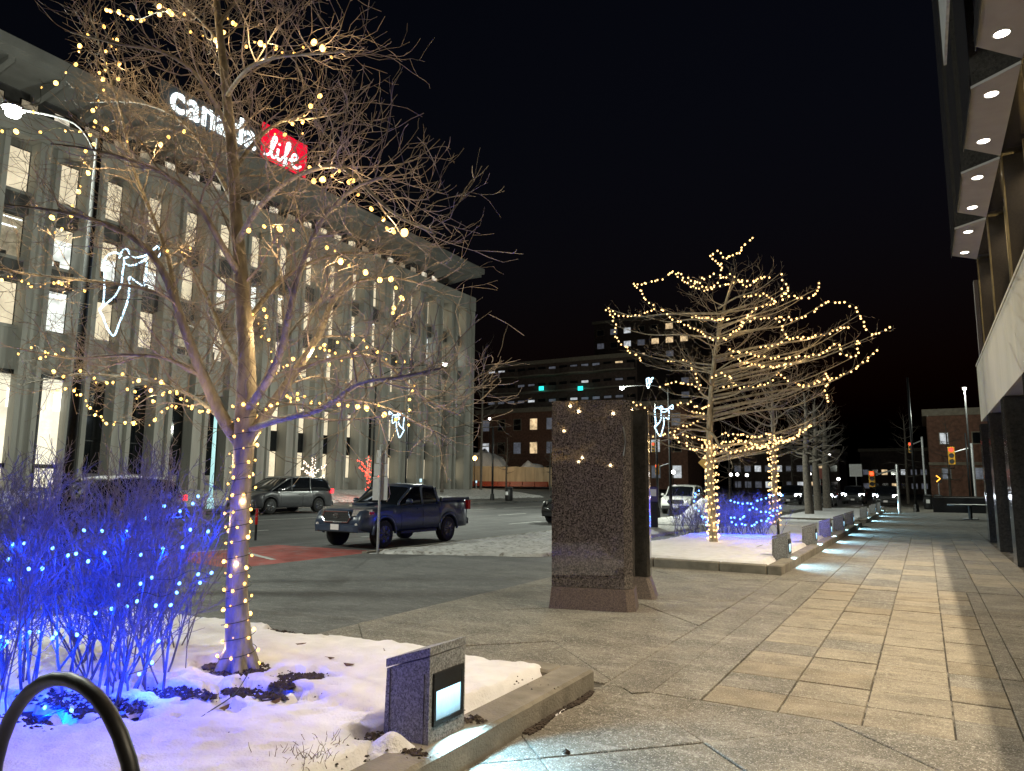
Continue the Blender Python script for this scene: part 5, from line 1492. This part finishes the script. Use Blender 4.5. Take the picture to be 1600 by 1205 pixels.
for (u, v, yy, on, mat, arm, lab, s_) in ((1027, 728, 66, 0, e_redsig, (1.2, .2, 0), 'red traffic signal just right of the granite monument', 1.0), (1021, 694, 66, 0, e_redsig2, None, 'yellow traffic signal seen side on above the red one', .9),
                               (1362, 740, 50, 0, e_redsig, (1.4, .3, 0), 'bright red traffic signal over the far crossing', 1.0), (1422, 694, 70, 0, e_redsig2, (.9, .1, 0), 'dim red traffic signal on the plaza mast', .9), (1486, 703, 62, 0, e_redsig2, (1.3, .1, 0), 'large yellow traffic signal before the brick building', 1.3)):
    p = px(u, v, Y=yy); signal(lab, tuple(p-Vector((0, 0, .33*s_))), on, mat, arm, s_)
p = px(1466, 748, Y=75)
t = thing('arrow_sign', 'lit orange arrow sign before the two storey brick building', 'sign', tuple(p), 0)
MB().box((0, 0, 0), (.5, .08, .75)).build('plate', m_plastic, t)
MB().tube([(-.15, -.06, .28), (.15, -.06, 0), (-.15, -.06, -.28)], .05, 6, True).build('chevron', e_amber, t); MB().cyl((0, .05, -.3), (0, .05, -p.z), .05, .05, 8).build('pole', m_galv, t)
for (u, v, yy, sz, m_, lab) in ((1101, 723, 55, (.7, .04, .7), m_yellow, 'yellow diamond road sign behind the second lit trunk'), (1281, 740, 80, (.9, .05, 1.1), m_orange, 'orange construction sign beside the oncoming cars'), (1337, 735, 84, (1.2, .05, 1.3), m_signface, 'pale street sign left of the far red signal')):
    p = px(u, v, Y=yy); t = thing('road_sign', lab, 'sign', tuple(p), 0, 'road signs at the crossing')
    mb = MB(); mb.box((0, 0, 0), sz)
    if m_ is m_yellow:
        mb = MB(); mb.add([(0, -.02, -.5), (.5, -.02, 0), (0, -.02, .5), (-.5, -.02, 0), (0, .02, -.5), (.5, .02, 0), (0, .02, .5), (-.5, .02, 0)], [(0, 1, 2, 3), (7, 6, 5, 4), (0, 4, 5, 1), (1, 5, 6, 2), (2, 6, 7, 3), (3, 7, 4, 0)])
    mb.build('plate', m_, t); MB().cyl((0, .06, .3), (0, .06, -p.z), .04, .04, 8).build('pole', m_galv, t)
# ticket kiosk behind the monument
p = px(1021, 826, Z=.02)
t = thing('parking_meter', 'slim dark parking pay station standing right of the granite monument', 'pay station', (p.x, p.y, 0), R(20))
MB().bbox_bev(-.17, .17, -.13, .13, 0, 1.0, .03).build('pedestal', m_black, t); MB().bbox_bev(-.19, .19, -.15, .15, 1.002, 1.55, .04).build('cabinet', M('kiosk_blue', (.06, .05, .14), .4, .1, 5), t)
MB().bb(-.12, .12, -.156, -.151, 1.2, 1.45).build('screen', m_signface, t)
def bin_(label, x, y, z0=0.0, group='litter bins'):
    t = thing('litter_bin', label, 'bin', (x, y, z0), 0, group)
    MB().loft([[(r_*math.cos(2*PI*k/14), r_*math.sin(2*PI*k/14), z) for k in range(14)] for r_, z in ((.27, 0), (.30, .1), (.31, .85), (.27, .95))]).build('body', m_black, t, True)
    MB().loft([[(r_*math.cos(2*PI*k/14), r_*math.sin(2*PI*k/14), z) for k in range(14)] for r_, z in ((.32, .951), (.30, 1.03), (.16, 1.10))]).build('lid', m_plastic, t, True)
    MB().bb(-.12, .12, -.32, -.305, .45, .72).build('label_plate', m_signface, t)
p = px(795, 780, Y=48); bin_('black litter bin beside the mast across the road', p.x, 48, .3)
for i, u in enumerate((1451, 1467)):
    p = px(u, 797, Y=62); bin_(('left' if i == 0 else 'right')+' of the two litter bins by the brick building', p.x, 62, 0)
# dark planter / bench boxes at right
p0_ = px(1476, 797, Z=0); p1_ = px(1540, 803, Z=0)
t = thing('planter_box', 'long black planter box in front of the brick building', 'planter', (2.6, 55.5, 0), 0)
MB().bbox_bev(-2.2, 2.6, -.5, .5, 0, 1.0, .04).build('box', m_black, t); MB().bb(-2.1, 2.5, -.4, .4, 1.001, 1.06).build('soil', m_soil, t)
pc = px(1517, 812, Z=0)
t = thing('round_bench', 'dark table on a pedestal left of the stone columns', 'table', (pc.x, pc.y, 0), 0)
MB().cyl((0, 0, 0), (0, 0, .05), .35, .35, 18).build('foot', m_black, t); MB().cyl((0, 0, .05), (0, 0, .7), .09, .09, 12).build('pedestal', m_black, t); MB().cyl((0, 0, .7), (0, 0, .76), 1.0, 1.0, 24).build('top', m_black, t)
# red marker post behind the trunk
p = px(399, 845, Z=-.05)
t = thing('marker_post', 'thin red reflective marker post right of the large trunk', 'post', (p.x, p.y, -.1), 0)
MB().cyl((0, 0, 0), (0, 0, .5), .035, .035, 10).build('shaft', m_black, t); MB().cyl((0, 0, .501), (0, 0, .95), .04, .04, 10).build('reflector', m_red_lens, t)
# the next bed of the row stands behind the viewer: its lit tree shows only as a reflection in the polished stone
for o in list(sc.objects):
    if o.parent is None and o.get('group') == 'warm light strings in the second tree' and 'behind the blue' not in o['label']:
        r_ = o.copy(); C.objects.link(r_)
        r_.location = Vector(o.location)+Vector((.6, -27.4, 0))
        for ch in o.children:
            if ch.type == 'MESH':
                c_ = ch.copy(); C.objects.link(c_); c_.parent = r_; c_.matrix_parent_inverse = Matrix.Translation(-Vector(o.location))
        r_['label'] = o['label'].replace('second tree', 'tree behind the viewer')
        r_['group'] = 'warm light strings mirrored in the polished granite'
print('all', round(time.time()-T0, 1), len(bpy.data.objects))
